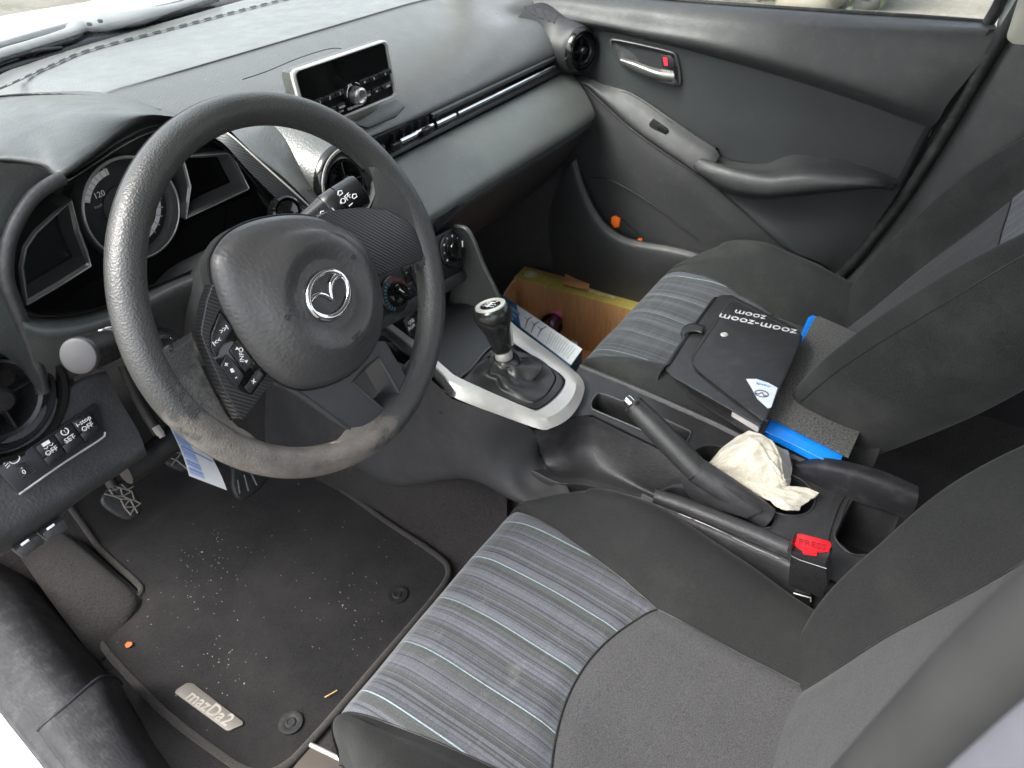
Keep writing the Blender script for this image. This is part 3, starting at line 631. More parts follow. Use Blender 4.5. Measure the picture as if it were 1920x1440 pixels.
# surround between cluster and pad
loft('cluster_surround', [[K(a, b, y=.27) for a, b in [(395, 212), (460, 214), (540, 212), (620, 210), (680, 235)]], [K(a, b, y=.22) for a, b in [(425, 238), (480, 250), (540, 262), (610, 268), (680, 280)]],
      [K(a, b, y=.18) for a, b in [(470, 282), (520, 300), (560, 325), (610, 345), (680, 350)]], [K(a, b, y=.15) for a, b in [(540, 340), (565, 360), (590, 378), (630, 400), (690, 420)]], [K(a, b, y=.14) for a, b in [(596, 398), (605, 405), (620, 420), (650, 440), (700, 450)]]], M['dash'], dash, n=30, k=5)
L1 = [(398, 240), (430, 252), (480, 296), (540, 350), (602, 408)]; L2 = [(388, 252), (420, 270), (462, 316), (518, 372), (570, 425)]
loft('ribbed_band', [[K(a, b, y=v) for (a, b), v in zip(L1, (.235, .21, .18, .15, .13))], [K(a, b, y=v) for (a, b), v in zip(L2, (.235, .21, .18, .15, .13))]], M['rib'], dash, n=30, k=3)
tube('band_edge', [K(a, b, y=v-.001) for (a, b), v in zip(L1, (.235, .21, .18, .15, .13))], .0012, M['silver'], dash, n=30, seg=8)
rim_ = [(118, 342), (160, 312), (205, 285), (255, 258), (300, 246), (350, 248), (395, 262), (425, 280), (462, 322), (500, 368), (535, 405), (560, 440), (500, 470), (420, 480), (340, 515), (265, 545), (190, 578), (120, 592), (60, 592), (34, 575), (16, 535), (14, 480), (32, 425), (62, 378)]
ry = [.17, .18, .19, .20, .205, .205, .21, .205, .185, .165, .15, .14, .12, .12, .12, .12, .12, .12, .12, .12, .12, .12, .125, .14]
C0 = np.array([K(a, b, y=v) for (a, b), v in zip(rim_, ry)])
C1 = np.array([K(265+(a-265)*.97, 415+(b-415)*.97, y=.255) for (a, b), v in zip(rim_, ry)]); c1 = C1.mean(0); 
ringloft('cluster_cavity', [C0, C0*.6+C1*.4+np.array([0, .0, 0]), C1], M['black'], dash, 90, 3)
C2 = c1+(C1-c1)*1.06; C2[:, 1] = .256
tube('hood_seam', [K(a, b, z=c) for a, b, c in [(-60, 200, .832), (0, 181, .833), (90, 176, .835), (170, 181, .835), (240, 193, .832), (300, 207, .828)]], .0014, M['black'], dash, n=60, seg=6)
prism('cluster_backing', C2, (0, .004, 0), M['black'], dash)
cl = mk('instrument_cluster', *(lambda q: (q, [(0, 1, 2, 3)]))([K(120, 300, y=.2545), K(440, 280, y=.2545), K(420, 460, y=.2545), K(120, 560, y=.2545)]), M['void'], dash)
gn = np.array([0, -1., .10]); gn /= np.linalg.norm(gn); gc = K(249, 392, y=.232); gx = np.array([1., 0, 0]); gz = np.cross(gn, gx)*-1; gz = np.cross(gx, gn)*-1; gz = gz if gz[2] > 0 else -gz
gr = .0575
lathe('gauge_bezel', [(gr, -.022), (gr, -.002), (gr*.985, .002), (gr*.95, .0025), (gr*.93, 0), (gr*.90, -.012), (gr*.86, -.02)], gc, gn, simple('bezel_grey', (.22, .22, .22), .35, .7), cl, 64, cap=False)
lathe('gauge_ring', [(gr*.965, .0025), (gr*.95, .0032), (gr*.935, .0025)], gc, gn, M['silver'], cl, 64, cap=False)
lathe('gauge_face', [(gr*.9, -.016), (gr*.5, -.0165), (0, -.0165)], gc, gn, M['black'], cl, 48)
lathe('gauge_hub', [(gr*.44, -.0162), (gr*.43, -.0145), (gr*.41, -.0142), (gr*.40, -.015), (0, -.015)], gc, gn, ribbed('hub_mesh', (.015, .015, .016), .4, 160), cl, 40)
def GP(r, a, n=-.0158): a = math.radians(a); return gc+gr*r*(math.cos(a)*gx+math.sin(a)*gz)+gn*n
def band(name, a0, a1, r0, r1, mat, n=-.0158, steps=30):
    V = []; 
    for a in np.linspace(a0, a1, steps): V += [GP(r0, a, n), GP(r1, a, n)]
    return mk(name, V, [(2*i, 2*i+1, 2*i+3, 2*i+2) for i in range(steps-1)], mat, cl)
band('scale_band', -78, 42, .66, .76, M['white']); band('scale_band', 92, 152, .66, .78, M['white'])
tk = []
for a in list(range(-60, 45, 13))+list(range(96, 156, 9)):
    A_ = [GP(.66, a-1.0, -.0155), GP(.80, a-1.0, -.0155), GP(.80, a+1.0, -.0155), GP(.66, a+1.0, -.0155)]; tk.append(mk('tick', A_, [(0, 1, 2, 3)], M['silver'] if a < 60 else M['void'], cl, smooth=False))
join(tk, 'scale_ticks')
text('gauge_number', '120', GP(.53, 133, -.0155), gx, gz, .0088, M['white'], cl); text('gauge_number', 'km/h', GP(.50, 156, -.0155), gx, gz, .005, M['grey_print'], cl)
text('gauge_number', '220', GP(.50, -18, -.0155), gx, gz, .0095, M['white'], cl)
mk('needle', [GP(.62, 30, -.014), GP(.78, 34, -.014), GP(.70, 24, -.014)], [(0, 1, 2)], M['white'], cl, smooth=False)
yw = .222
def wing(name, out, y=yw):
    o = np.array([K(a, b, y=y) for a, b in out])
    w = ringloft(name, [o+np.array([0, .03, 0]), o, inset(o, .0018, (0, -1, 0), (0, -.0015, 0)), inset(o, .006, (0, -1, 0), (0, .001, 0)), inset(o, .010, (0, -1, 0), (0, .02, 0))], bpy.data.materials['bezel_grey'], cl, 90, smoothring=False)
    tube('frame_edge', inset(o, .0025, (0, -1, 0), (0, -.0018, 0)), .0009, M['silver'], cl, seg=6, closed=True)
    return w
wr_ = wing('side_display', [(338, 292), (380, 286), (425, 283), (438, 290), (452, 318), (468, 350), (464, 358), (400, 388), (345, 412), (352, 350)])
prism('display_glass', [K(a, b, y=.245) for a, b in [(338, 300), (430, 290), (470, 365), (345, 415)]], (0, .002, 0), M['gloss'], cl)
wlf = wing('side_display', [(134, 372), (95, 402), (62, 432), (42, 462), (34, 500), (40, 545), (44, 573), (52, 574), (110, 540), (172, 500), (165, 470), (150, 430)])
prism('display_glass', [K(a, b, y=.245) for a, b in [(134, 385), (60, 450), (44, 500), (50, 570), (175, 500)]], (0, .002, 0), simple('smoked_glass', (.025, .03, .03), .12), cl)
tube('trip_pin', [K(350, 276, y=.23), K(372, 268, y=.20)], .0022, M['satin'], cl, seg=10)
# start button
lathe('start_button', [(.021, -.01), (.0205, .002), (.018, .004), (.0165, .002), (.0155, -.001), (.015, .0015), (.012, .0025), (0, .003)], K(540, 400, y=.135), (-.1, -.9, .35), M['gloss'], dash, 40)
# lit shelf under the cluster, running into the column
loft('column_shroud_shelf', [[K(a, b, y=.125) for a, b in [(34, 580), (70, 597), (130, 596), (190, 582), (265, 548), (340, 515), (430, 480), (560, 440)]],
      [K(a, b, y=.105) for a, b in [(46, 618), (85, 628), (140, 622), (200, 605), (270, 575), (345, 540), (440, 510), (580, 470)]],
      [K(a, b, y=.11) for a, b in [(62, 668), (95, 668), (140, 655), (200, 640), (262, 620), (340, 600), (440, 570), (600, 540)]],
      [K(a, b, y=.125) for a, b in [(80, 735), (108, 725), (150, 702), (200, 690), (262, 680), (340, 660), (440, 640), (620, 600)]]], M['soft'], dash, n=60, k=6)
# knee panel
kr = [([(-90, 880), (0, 820), (60, 772), (110, 736), (155, 708), (196, 694)], .128), ([(-90, 885), (0, 828), (62, 780), (114, 744), (160, 715), (202, 702)], .118), ([(-90, 950), (0, 895), (62, 852), (122, 812), (180, 778), (226, 752)], .108),
      ([(-90, 1010), (5, 955), (78, 908), (148, 872), (208, 838), (258, 806)], .096), ([(-90, 1062), (15, 1004), (90, 958), (160, 912), (220, 878), (272, 842)], .086), ([(-90, 1080), (20, 1030), (95, 980), (165, 926), (222, 890), (276, 853)], .095), ([(-90, 1080), (20, 1032), (92, 980), (160, 925), (218, 888), (270, 850)], .13)]
loft('knee_panel', [[K(a, b, y=v) for a, b in r] for r, v in kr], M['dark'], dash, n=50, k=6)
loft('knee_panel_side', [[K(196, 694, y=.128), K(226, 752, y=.108), K(258, 806, y=.096), K(272, 842, y=.086), K(276, 853, y=.095)], [K(196, 694, y=.128)+np.array([.01, .12, 0]), K(226, 752, y=.108)+np.array([.01, .12, 0]), K(258, 806, y=.096)+np.array([.01, .12, 0]), K(272, 842, y=.086)+np.array([.01, .12, 0]), K(276, 853, y=.095)+np.array([.01, .12, 0])]], M['black'], dash, n=20, k=2)
kp0 = K(120, 812, y=.1085); kpn = np.cross(K(180, 778, y=.108)-K(62, 852, y=.108), K(148, 872, y=.096)-K(114, 744, y=.118)); kpn /= np.linalg.norm(kpn); kpn = kpn if kpn[1] < 0 else -kpn
kx = K(180, 778, y=.108)-K(62, 852, y=.108); kx /= np.linalg.norm(kx); kz = np.cross(kpn, kx)*-1; kz = kz if kz[2] > 0 else -kz
def KN(a, b, n=.0): return KP(a, b, kp0+kpn*(n+.004), kpn)
sw = [KN(*p) for p in [(178, 757), (184, 762), (197, 808), (192, 820), (118, 868), (36, 926), (26, 918), (-8, 880), (0, 872), (60, 836)]]
sp = prism('switch_panel', np.array(sw)-kpn*.006, kpn*.007, simple('switch_panel_plastic', (.017, .018, .024), .35), dash, .0012)
tube('switch_panel_edge', [KN(a, b, .001) for a, b in [(36, 927), (118, 869), (192, 821), (197, 810)]], .001, M['silver'], dash, n=20, seg=6)
q0, q1, q2, q3 = [KN(*p, .001) for p in [(63, 838), (165, 771), (188, 806), (88, 874)]]
def QB(u, v): return (q0*(1-u)+q1*u)*(1-v)+(q3*(1-u)+q2*u)*v
prism('switch_frame', [QB(-.02, -.03), QB(1.02, -.03), QB(1.02, 1.03), QB(-.02, 1.03)], kpn*.0012, M['void'], sp, .0005)
ic = ['ESC', 'SET', 'STOP']
for i in range(3):
    for j in range(2):
        u0, u1 = i/3+.008, (i+1)/3-.008; v0, v1 = (.0, .56) if j == 0 else (.60, 1.)
        bt = prism('switch', [QB(u0, v0), QB(u1, v0), QB(u1, v1), QB(u0, v1)], kpn*.0035, M['satin'], sp, .0008)
        if j == 0:
            c = QB((u0+u1)/2, .30)+kpn*.0037
            tube('indicator', [QB(u0+.06, .54)+kpn*.0037, QB(u1-.06, .54)+kpn*.0037], .0004, M['grey_print'], sp, seg=6)
            if i == 0:
                text('print', 'OFF', c-kz*.0048, kx, kz, .0066, M['white'], sp); obox('car_mark', c+kz*.004, kx*.007, kz*.0035, kpn*.0003, M['white'], sp, 0)
                tube('skid_mark', [c+kz*.001-kx*.004, c-kz*.0005-kx*.002, c+kz*.001], .0004, M['white'], sp, seg=5); tube('skid_mark', [c+kz*.001+kx*.001, c-kz*.0005+kx*.003, c+kz*.001+kx*.005], .0004, M['white'], sp, seg=5)
            elif i == 1:
                text('print', 'SET', c-kz*.0048, kx, kz, .0066, M['white'], sp); cc_ = c+kz*.0035
                tube('tyre_mark', [cc_+.0032*(math.cos(a)*kx+math.sin(a)*kz) for a in np.radians(np.linspace(120, 420, 20))], .0005, M['white'], sp, seg=5); text('print', '!', cc_, kx, kz, .005, M['white'], sp)
            else:
                text('print', 'i-stop', c+kz*.002, kx, kz, .0064, M['white'], sp); text('print', 'OFF', c-kz*.0048, kx, kz, .0066, M['white'], sp)
ww = prism('dimmer_wheel', [KN(*p, .001) for p in [(27, 874), (48, 866), (60, 884), (40, 899)]], kpn*.002, M['black'], sp, .0008)
for k in range(6):
    for s in (0, 1):
        a = KN(30+s*18+k*2.2, 877-s*7+k*3.4, .0032); tube('notch', [a, a+kx*.004], .0004, M['silverd'], ww, seg=5)
text('print', '0', KN(45, 885, .0034), kx, kz, .006, M['white'], ww); text('print', '-', KN(40, 877, .0034), kx, kz, .006, M['white'], ww)
lc = KN(27, 861, .0012); tube('lamp_mark', [lc+.0035*(math.cos(a)*kx*1.2+math.sin(a)*kz) for a in np.radians(np.linspace(-90, 270, 20))], .0005, M['white'], sp, seg=5)
for k in (-1, 0, 1): tube('lamp_mark', [lc-kx*.0055+kz*.0022*k, lc-kx*.009+kz*.0022*k-kz*.001], .0004, M['white'], sp, seg=5)
# pull recess and two small release handles along the bottom edge
prism('pull_recess', [KN(a, b, -.004-.0) for a, b in [(30, 985), (80, 958), (98, 942), (104, 946), (98, 962), (86, 972), (34, 1003)]], kpn*.0015, M['black'], dash, .0015)
for (a, b) in ((95, 988), (47, 1017)):
    h = obox('release_handle', K(a, b, y=.092), kx*.022, np.array([0, .02, 0]), kz*.010, M['dark'], dash, .002)
    obox('print', K(a, b, y=.0815), kx*.0075, np.array([0, .0005, 0]), kz*.0022, M['white'], h, .0005)
# under-dash darkness: real bulkhead and trim in front of the pedals
loft('bulkhead_trim', [[(-.66, .24, .70), (0, .26, .70), (.66, .26, .66)], [(-.66, .32, .55), (0, .33, .52), (.66, .34, .50)], [(-.66, .62, .42), (0, .62, .40), (.66, .60, .40)], [(-.66, .80, .25), (0, .80, .22), (.66, .80, .20)]], M['black'], dash, n=20, k=5)
tube('under_dash_bar', [K(232, 885, y=.16), K(290, 850, y=.16), K(345, 805, y=.16), K(420, 760, y=.16)], .016, M['black'], dash, n=20)
lathe('metal_bolt', [(.0045, 0), (.0045, .010), (.0035, .010), (.0035, .014), (0, .014)], K(292, 800, y=.15), (-.1, -.6, -.6), M['silver'], dash, 16)
# ---------------------------------------------------------------- steering column and stalks
w0 = np.array([-.3535, -.0009, .7104]); tl = math.radians(22.82); WA = np.array([1., 0, 0]); WU = np.array([0, math.sin(tl), math.cos(tl)]); WN = np.array([0, -math.cos(tl), math.sin(tl)])
colm = thing('steering_column', 'dark shroud of the steering column behind the wheel', 'steering column', w0-WN*.1)
def wpt(a, b, n): return w0+WA*a+WU*b+WN*n
R_ = []
for n_, rx, rz, dz in ((-.055, .055, .052, 0), (-.062, .068, .064, 0), (-.09, .072, .068, -.002), (-.14, .078, .066, -.004), (-.20, .085, .062, -.006)):
    R_.append([wpt(rx*math.cos(a), dz+rz*math.sin(a), n_) for a in np.linspace(0, 2*math.pi, 40, endpoint=False)])
ringloft('column_shroud', R_, M['soft'], colm, 60, 4, capfirst=True)
lathe('ignition_ring', [(.019, -.03), (.019, .0), (.016, .003), (.014, .001), (.013, -.004), (0, -.004)], K(312, 662, y=.075), (-.35, -.9, .25), M['satin'], colm, 30)
tube('ignition_trim', [K(312, 662, y=.075)+np.array([.0155*math.cos(a), -.002, .0155*math.sin(a)]) for a in np.radians(np.linspace(-60, 60, 12))], .0012, M['chrome'], colm, seg=6)
ls = thing('light_stalk', 'stubby black light stalk with a round grey end cap, left of the wheel', 'stalk', K(215, 640, y=.085))
e0 = K(146, 668, y=.045); e1 = K(232, 638, y=.085); ax = (e0-e1)/np.linalg.norm(e0-e1); Ls = np.linalg.norm(e0-e1)
lathe('stalk_body', [(.010, -.03), (.012, 0), (.0145, Ls*.25), (.0152, Ls*.55), (.0158, Ls*.93)], e1, ax, M['satin'], ls, 36)
lathe('stalk_ring', [(.0135, Ls*.30), (.0156, Ls*.305), (.0158, Ls*.36), (.0148, Ls*.365)], e1, ax, M['black'], ls, 36)
lathe('end_cap', [(.0158, Ls*.93), (.0158, Ls*.985), (.0150, Ls), (.012, Ls*1.012), (0, Ls*1.015)], e1, ax, simple('grey_end_cap', (.030, .030, .032), .4), ls, 36)
def onstalk(e0, e1, r, t, ang, view):      # point on stalk surface facing the given direction
    a = (e0-e1)/np.linalg.norm(e0-e1); v = np.array(view, float)-a*(np.array(view, float)@a); v /= np.linalg.norm(v); w = np.cross(a, v)
    return e1+(e0-e1)*t+r*(v*math.cos(ang)+w*math.sin(ang)), a, w*math.cos(ang)-v*math.sin(ang)
for t_, an, s_ in ((.22, .9, '*O'), (.42, .85, 'D')):
    p_, a_, w_ = onstalk(e0, e1, .0153, t_, an, (-.2, -.6, .7)); text('print', s_, p_, -w_ if w_@WA > 0 else w_, a_, .0065, M['white'], ls, ext=.0004)
rs_ = thing('wiper_stalk', 'black wiper stalk marked OFF, right of the wheel, in front of the round vent', 'stalk', K(560, 440, y=.085))
e0 = K(678, 355, y=.052); e1 = K(500, 470, y=.09); ax = (e0-e1)/np.linalg.norm(e0-e1); Ls = np.linalg.norm(e0-e1)
vw = CAM-e0; vw /= np.linalg.norm(vw); sx = np.cross(ax, vw); sx /= np.linalg.norm(sx)
lathe('stalk_body', [(.009, 0), (.011, Ls*.25), (.0155, Ls*.5), (.0185, Ls*.62)], e1, ax, M['satin'], rs_, 40, sy=.75, X=sx)
lathe('stalk_sleeve', [(.0185, Ls*.625), (.019, Ls*.63), (.0195, Ls*.76), (.019, Ls*.765)], e1, ax, M['satin'], rs_, 40, sy=.75, X=sx)
lathe('twist_end', [(.0187, Ls*.77), (.0195, Ls*.775), (.0195, Ls*.96), (.018, Ls*.99), (.014, Ls), (0, Ls)], e1, ax, M['satin'], rs_, 40, sy=.75, X=sx)
vn = vw-ax*(vw@ax); vn /= np.linalg.norm(vn); sv = np.cross(ax, vn); sv = sv if sv[2] < 0 else sv
def SP(a, b): 
    p = KP(a, b, e1+vn*.0152, vn); return p+vn*.0012
tx = SP(660, 370)-SP(640, 380); tz = np.cross(vn, tx); tz = tz if tz[2] > 0 else -tz
text('print', 'OFF', SP(648, 373), SP(652, 369)-SP(643, 377), SP(645, 366)-SP(650, 380), .0085, M['white'], rs_, ext=.0008)
mk('mark', [SP(636, 379), SP(641, 380), SP(639, 384)], [(0, 1, 2)], M['white'], rs_, smooth=False)
tube('mark', [SP(654, 387), SP(661, 381)], .0006, M['white'], rs_, seg=5)
for (a, b) in ((637, 363), (664, 369)):
    tube('wiper_mark', [SP(a-4, b+2), SP(a-3, b-4), SP(a+3, b-5), SP(a+5, b), SP(a-1, b+4), SP(a-4, b+2)], .0007, M['white'], rs_, seg=5)
tube('mark', [SP(600, 403), SP(601, 397), SP(607, 396)], .0006, M['white'], rs_, seg=5); tube('mark', [SP(622, 390), SP(629, 398)], .0006, M['white'], rs_, seg=5)
# ---------------------------------------------------------------- centre stack
hp0 = np.array([0, .15, .51]); hpn = np.array([0, -.94, .34]); hpn /= np.linalg.norm(hpn); hup = np.array([0, .34, .94])/np.linalg.norm([0, .34, .94])
def HV(a, b, n=0): return KP(a, b, hp0+hpn*n, hpn)
stack = [HV(*p) for p in [(690, 530), (720, 500), (800, 452), (852, 425), (872, 430), (884, 455), (880, 480), (862, 508), (775, 560), (712, 606), (698, 600)]]
cs = prism('climate_panel', np.array(stack)-hpn*.03, hpn*.03, M['black'], dash, .003)
prism('climate_ledge', [HV(*p, .0) for p in [(700, 603), (778, 556), (866, 506), (880, 518), (870, 530), (788, 580), (712, 622)]], -hpn*.02, M['dark'], dash, .003)
kn = [HV(738, 552), None, HV(845, 470)]; kn[1] = (kn[0]+kn[2])/2; kl = HV(738, 552)
for i, c in enumerate(kn):
    kb = lathe('climate_dial', [(.029, -.004), (.029, .004), (.0275, .006), (.0185, .007), (.018, .005)], c, hpn, M['satin'], cs, 48, cap=False)
    lathe('dial_knob', [(.0180, .004), (.0175, .014), (.016, .017), (.010, .018), (0, .018)], c, hpn, M['gloss'], cs, 40)
    rd = math.radians(125 if i == 0 else 100 if i == 1 else 60); dr = math.cos(rd)*WA+math.sin(rd)*hup
    obox('grip', c+hpn*.021, dr*.031, np.cross(hpn, dr)*.0075, hpn*.010, M['gloss'], cs, .002); obox('pointer', c+hpn*.0265+dr*.009, dr*.010, np.cross(hpn, dr)*.0016, hpn*.0006, M['white'], cs, .0002)
    if i == 0:
        for k, a in enumerate(np.radians(np.linspace(95, -50, 18))): p = c+.0232*(math.cos(a)*WA+math.sin(a)*hup)+hpn*.0068; obox('red_mark', p, (math.cos(a)*WA+math.sin(a)*hup)*.005, np.cross(hpn, math.cos(a)*WA+math.sin(a)*hup)*.0014, hpn*.0004, simple('dull_red', (.30, .07, .05), .5) if k == 0 else bpy.data.materials['dull_red'], cs, 0)
        for k, a in enumerate(np.radians(np.linspace(115, 230, 10))): p = c+.0232*(math.cos(a)*WA+math.sin(a)*hup)+hpn*.0068; obox('blue_mark', p, (math.cos(a)*WA+math.sin(a)*hup)*.005, np.cross(hpn, math.cos(a)*WA+math.sin(a)*hup)*.0012, hpn*.0004, simple('dull_blue', (.05, .30, .42), .5) if k == 0 else bpy.data.materials['dull_blue'], cs, 0)
    else:
        for k, a in enumerate(np.radians(np.linspace(200, -30, 8))): lathe('dial_dot', [(.0011 if k % 2 else .002, .0068), (0, .0073)], c+.0233*(math.cos(a)*WA+math.sin(a)*hup), hpn, M['white'], cs, 10)
for (a, b, s_) in ((768, 518, 'A/C'), (772, 548, 'o'), (785, 508, '0'), (786, 528, '*')): text('print', s_, HV(a, b, .001), WA, hup, .0075, M['white'], cs)
for q in [((752, 502), (780, 484), (788, 510), (762, 528)), ((758, 536), (786, 518), (790, 545), (770, 560))]: prism('climate_button', [HV(*p, .0) for p in q], hpn*.0015, M['satin'], cs, .0006)
for (a, b) in ((762, 511), (767, 541)): obox('print', HV(a, b, .002), WA*.004, hup*.0012, hpn*.0004, M['grey_print'], cs, 0)
# socket flap below
lpn = hpn
us = prism('usb_flap', rrect(lambda u, v, n: HV(770, 607, -.012)+WA*u*.0135+hup*v*.0165+hpn*n, -1, 1, -1, 1, 0, .35, 1), hpn*.006, M['satin'], dash, .0015)
text('print', 'USB', HV(771, 603, -.0055), WA, hup, .008, M['white'], us); text('print', 'AUX', HV(772, 613, -.0055), WA, hup, .008, M['white'], us)
# ---------------------------------------------------------------- centre console
con = thing('centre_console', 'black centre console between the seats with a silver gear surround', 'console', (0, -.2, .12))
BP0 = np.array([-.011, -.146, .372]); BN = np.array([0, -.18, 1.]); BN /= np.linalg.norm(BN)
def BZ(a, b, n=0): return KP(a, b, BP0+BN*n, BN)
oB = [(688, 600), (772, 668), (820, 712), (849, 744), (1000, 801), (1032, 803), (1068, 783), (1091, 748), (1092, 712), (1048, 672), (968, 612), (948, 585), (925, 540)]
oT = [(705, 596), (783, 657), (828, 698), (858, 722), (1003, 779), (1030, 781), (1058, 764), (1077, 737), (1076, 710), (1038, 677), (960, 622), (938, 596), (916, 556)]
iT = [(713, 592), (792, 650), (836, 690), (869, 712), (992, 766), (1012, 768), (1044, 745), (1060, 720), (1054, 704), (1020, 680), (950, 634), (926, 608), (904, 566)]
sv = loft('silver_surround', [[BZ(a, b, -.022) for a, b in oB], [BZ(a, b, -.010) for a, b in oB], [BZ(a, b, .0) for a, b in oT], [BZ(a, b, .002) for a, b in iT], [BZ(a, b, -.006) for a, b in iT]], M['silver'], con, n=110, k=2, lin=True); sharp(sv, 22)
# left rail in ribbed decor over the front stretch
loft('ribbed_rail', [[BZ(a-22, b+34, -.05) for a, b in oB[:4]], [BZ(a-4, b+6, -.03) for a, b in oB[:4]], [BZ(a-3, b+3, -.008) for a, b in oB[:4]], [BZ(a+6, b+2, .0015) for a, b in [(700, 600), (778, 661), (824, 703), (845, 728)]]], M['ribc'], con, n=24, k=3)
fillp = [BZ(a, b, -.005) for a, b in iT]
prism('gear_plate', np.array(fillp), BN*-.004, M['ribc'], con)
tube('plate_frame', [BZ(a, b, -.002) for a, b in [(862, 716), (885, 690), (914, 655), (945, 640), (1000, 660), (1054, 703), (1061, 720), (1040, 748), (1012, 768), (992, 767), (930, 742)]], .002, M['silverd'], con, n=90, seg=8, closed=True)
# front tray / carpeted ledge and ribbed fin
loft('front_tray', [[BZ(a, b, -.006) for a, b in [(700, 640), (790, 650), (866, 712)]], [BZ(a, b, -.010) for a, b in [(760, 600), (830, 650), (914, 655)]], [BZ(a, b, -.01) for a, b in [(800, 560), (860, 600), (950, 630)]]], M['dark'], con, n=16, k=4)
fin = [(852, 425, .04), (872, 430, .075), (886, 452, .09), (905, 500, .095), (932, 555, .10), (950, 600, .10), (962, 622, .10)]
fl2 = [(846, 460, .04), (850, 500, .045), (846, 540, .045), (840, 580, .045), (835, 620, .045), (835, 650, .045), (850, 670, .05)]
ft = [K(a, b, x=.105) for a, b, c in fin]; fb = [K(a, b, y=.165) for a, b, c in fl2]
loft('ribbed_fin', [fb, [f*.5+g*.5 for f, g in zip(fb, ft)], ft], M['ribc'], con, n=40, k=5)
tube('fin_edge', [K(a+2, b-1, x=.107) for a, b, c in fin], .0035, M['soft'], con, n=40, seg=10, asp=1.3)
ft2 = [p+np.array([.012, .06, -.01]) for p in ft]; loft('fin_back', [ft, [p+np.array([.012, .03, -.15]) for p in ft]], M['black'], con, n=30, k=2)
# left side panel
st_ = [(500, 700), (600, 690), (700, 670), (772, 690), (820, 722), (849, 748), (930, 776), (1000, 803)]
sb_ = [(500, 840), (600, 840), (665, 872), (700, 893), (740, 905), (790, 901), (860, 893), (950, 945)]
# storage scoop
sc = [[(955, 785), (1000, 806), (1040, 800), (1072, 785), (1110, 782), (1160, 806), (1230, 840), (1310, 880)],
      [(958, 800), (1003, 826), (1042, 822), (1078, 806), (1114, 806), (1160, 832), (1226, 870), (1290, 905)],
      [(968, 820), (1012, 850), (1050, 850), (1084, 842), (1118, 846), (1160, 872), (1215, 905), (1260, 925)],
      [(985, 850), (1025, 874), (1056, 880), (1088, 878), (1120, 882), (1165, 900), (1205, 918), (1245, 935)],
      [(1000, 880), (1040, 900), (1062, 905), (1092, 906), (1125, 912), (1165, 922), (1200, 932), (1240, 945)]]
zz = [.350, .325, .292, .276, .278]
scp = [[K(a, b, z=z) for a, b in r] for r, z in zip(sc, zz)]; last = [p+np.array([-.008, -.0, -.02]) for p in scp[-1]]; l2 = [p+np.array([-.012, 0, -.25]) for p in scp[-1]]
loft('storage_scoop', scp+[last, l2], M['dark'], con, n=60, k=6)
lc0 = [r[0] for r in scp]+[last[0]]
loft('scoop_side', [lc0, [p+np.array([-.006, .004, -.10]) for p in lc0], [p+np.array([-.008, .006, -.30]) for p in lc0]], M['dark'], con, n=30, k=3)
stp = [K(a, b, x=-.112) for a, b in st_[:-1]]+[scp[0][1]+np.array([-.003, 0, .002]), scp[2][1]+np.array([-.003, 0, .002]), scp[3][1]+np.array([-.003, 0, .002]), scp[4][1]+np.array([-.003, 0, .002]), scp[4][2]+np.array([-.003, 0, .001])]
sbp = [K(a, b, x=-.122) for a, b in sb_[:-1]]+[K(a, b, x=-.122) for a, b in ((905, 905), (960, 935), (1010, 955), (1060, 975), (1110, 990))]
loft('side_panel', [stp, [a*.5+b*.5+np.array([-.004, 0, 0]) for a, b in zip(stp, sbp)], sbp, [p+np.array([.03, 0, -.03]) for p in sbp]], plastic('console_side', (.034, .034, .036), .6, 500, .35, .0004, .12, .15, .35), con, n=60, k=5)
# deck plate with pocket, cup holders, brake slot and rear bin
DP0 = np.array([0, -.15, .352]); DN = np.array([0, -.06, 1.]); DN /= np.linalg.norm(DN)
def DK(a, b, n=0): return KP(a, b, DP0+DN*n, DN)
deck = [(1040, 798), (1075, 780), (1112, 777), (1160, 801), (1235, 838), (1300, 872), (1318, 890), (1300, 905), (1262, 908), (1236, 920), (1232, 935), (1300, 968), (1380, 1003), (1470, 1042), (1530, 1075), (1590, 1100), (1700, 1130), (1760, 1060), (1700, 960), (1600, 915), (1560, 890), (1480, 858), (1400, 830), (1340, 800), (1200, 738), (1110, 690), (1085, 690), (1060, 740)]
pk = [(1117, 742), (1126, 738), (1160, 750), (1230, 780), (1288, 806), (1295, 814), (1282, 838), (1274, 841), (1200, 806), (1120, 772), (1109, 765), (1109, 754)]
cA = DK(1343, 868); cB = DK(1470, 925)
hA = circ(cA, .036, DN, 36, (0, 1, 0)); hB = circ(cB, .041, DN, 40, (0, 1, 0))
hs = [(1240, 922), (1262, 914), (1300, 918), (1370, 938), (1440, 960), (1453, 972), (1450, 986), (1428, 990), (1340, 958), (1252, 930)]
hr = [(1604, 928), (1690, 960), (1720, 985), (1660, 1035), (1600, 1040), (1566, 1010), (1572, 985)]
dk = plate('deck', [DK(*p) for p in deck], [[DK(*p) for p in pk], hA, hB, [DK(*p) for p in hs], [DK(*p) for p in hr]], -DN*.003, M['dark'], con)
def well(name, out, depth, mat, rim=.0025, rm=None):
    out = np.array(out)
    w = ringloft(name, [inset(out, -.0005, DN, DN*.0002), inset(out, .0012, DN, DN*-.002), inset(out, .003, DN, DN*-depth*.9), inset(out, .008, DN, DN*-depth)], mat, con, 70, smoothring=False, caplast=True)
    tube('well_rim', out+DN*.0006, rim*.7, rm or M['dark'], w, n=90, seg=8, closed=True); return w
well('front_pocket', [DK(*p) for p in pk], .05, M['black'], rm=M['soft']); well('cup_holder', hA, .06, M['black']); well('cup_holder', hB, .06, M['black'])
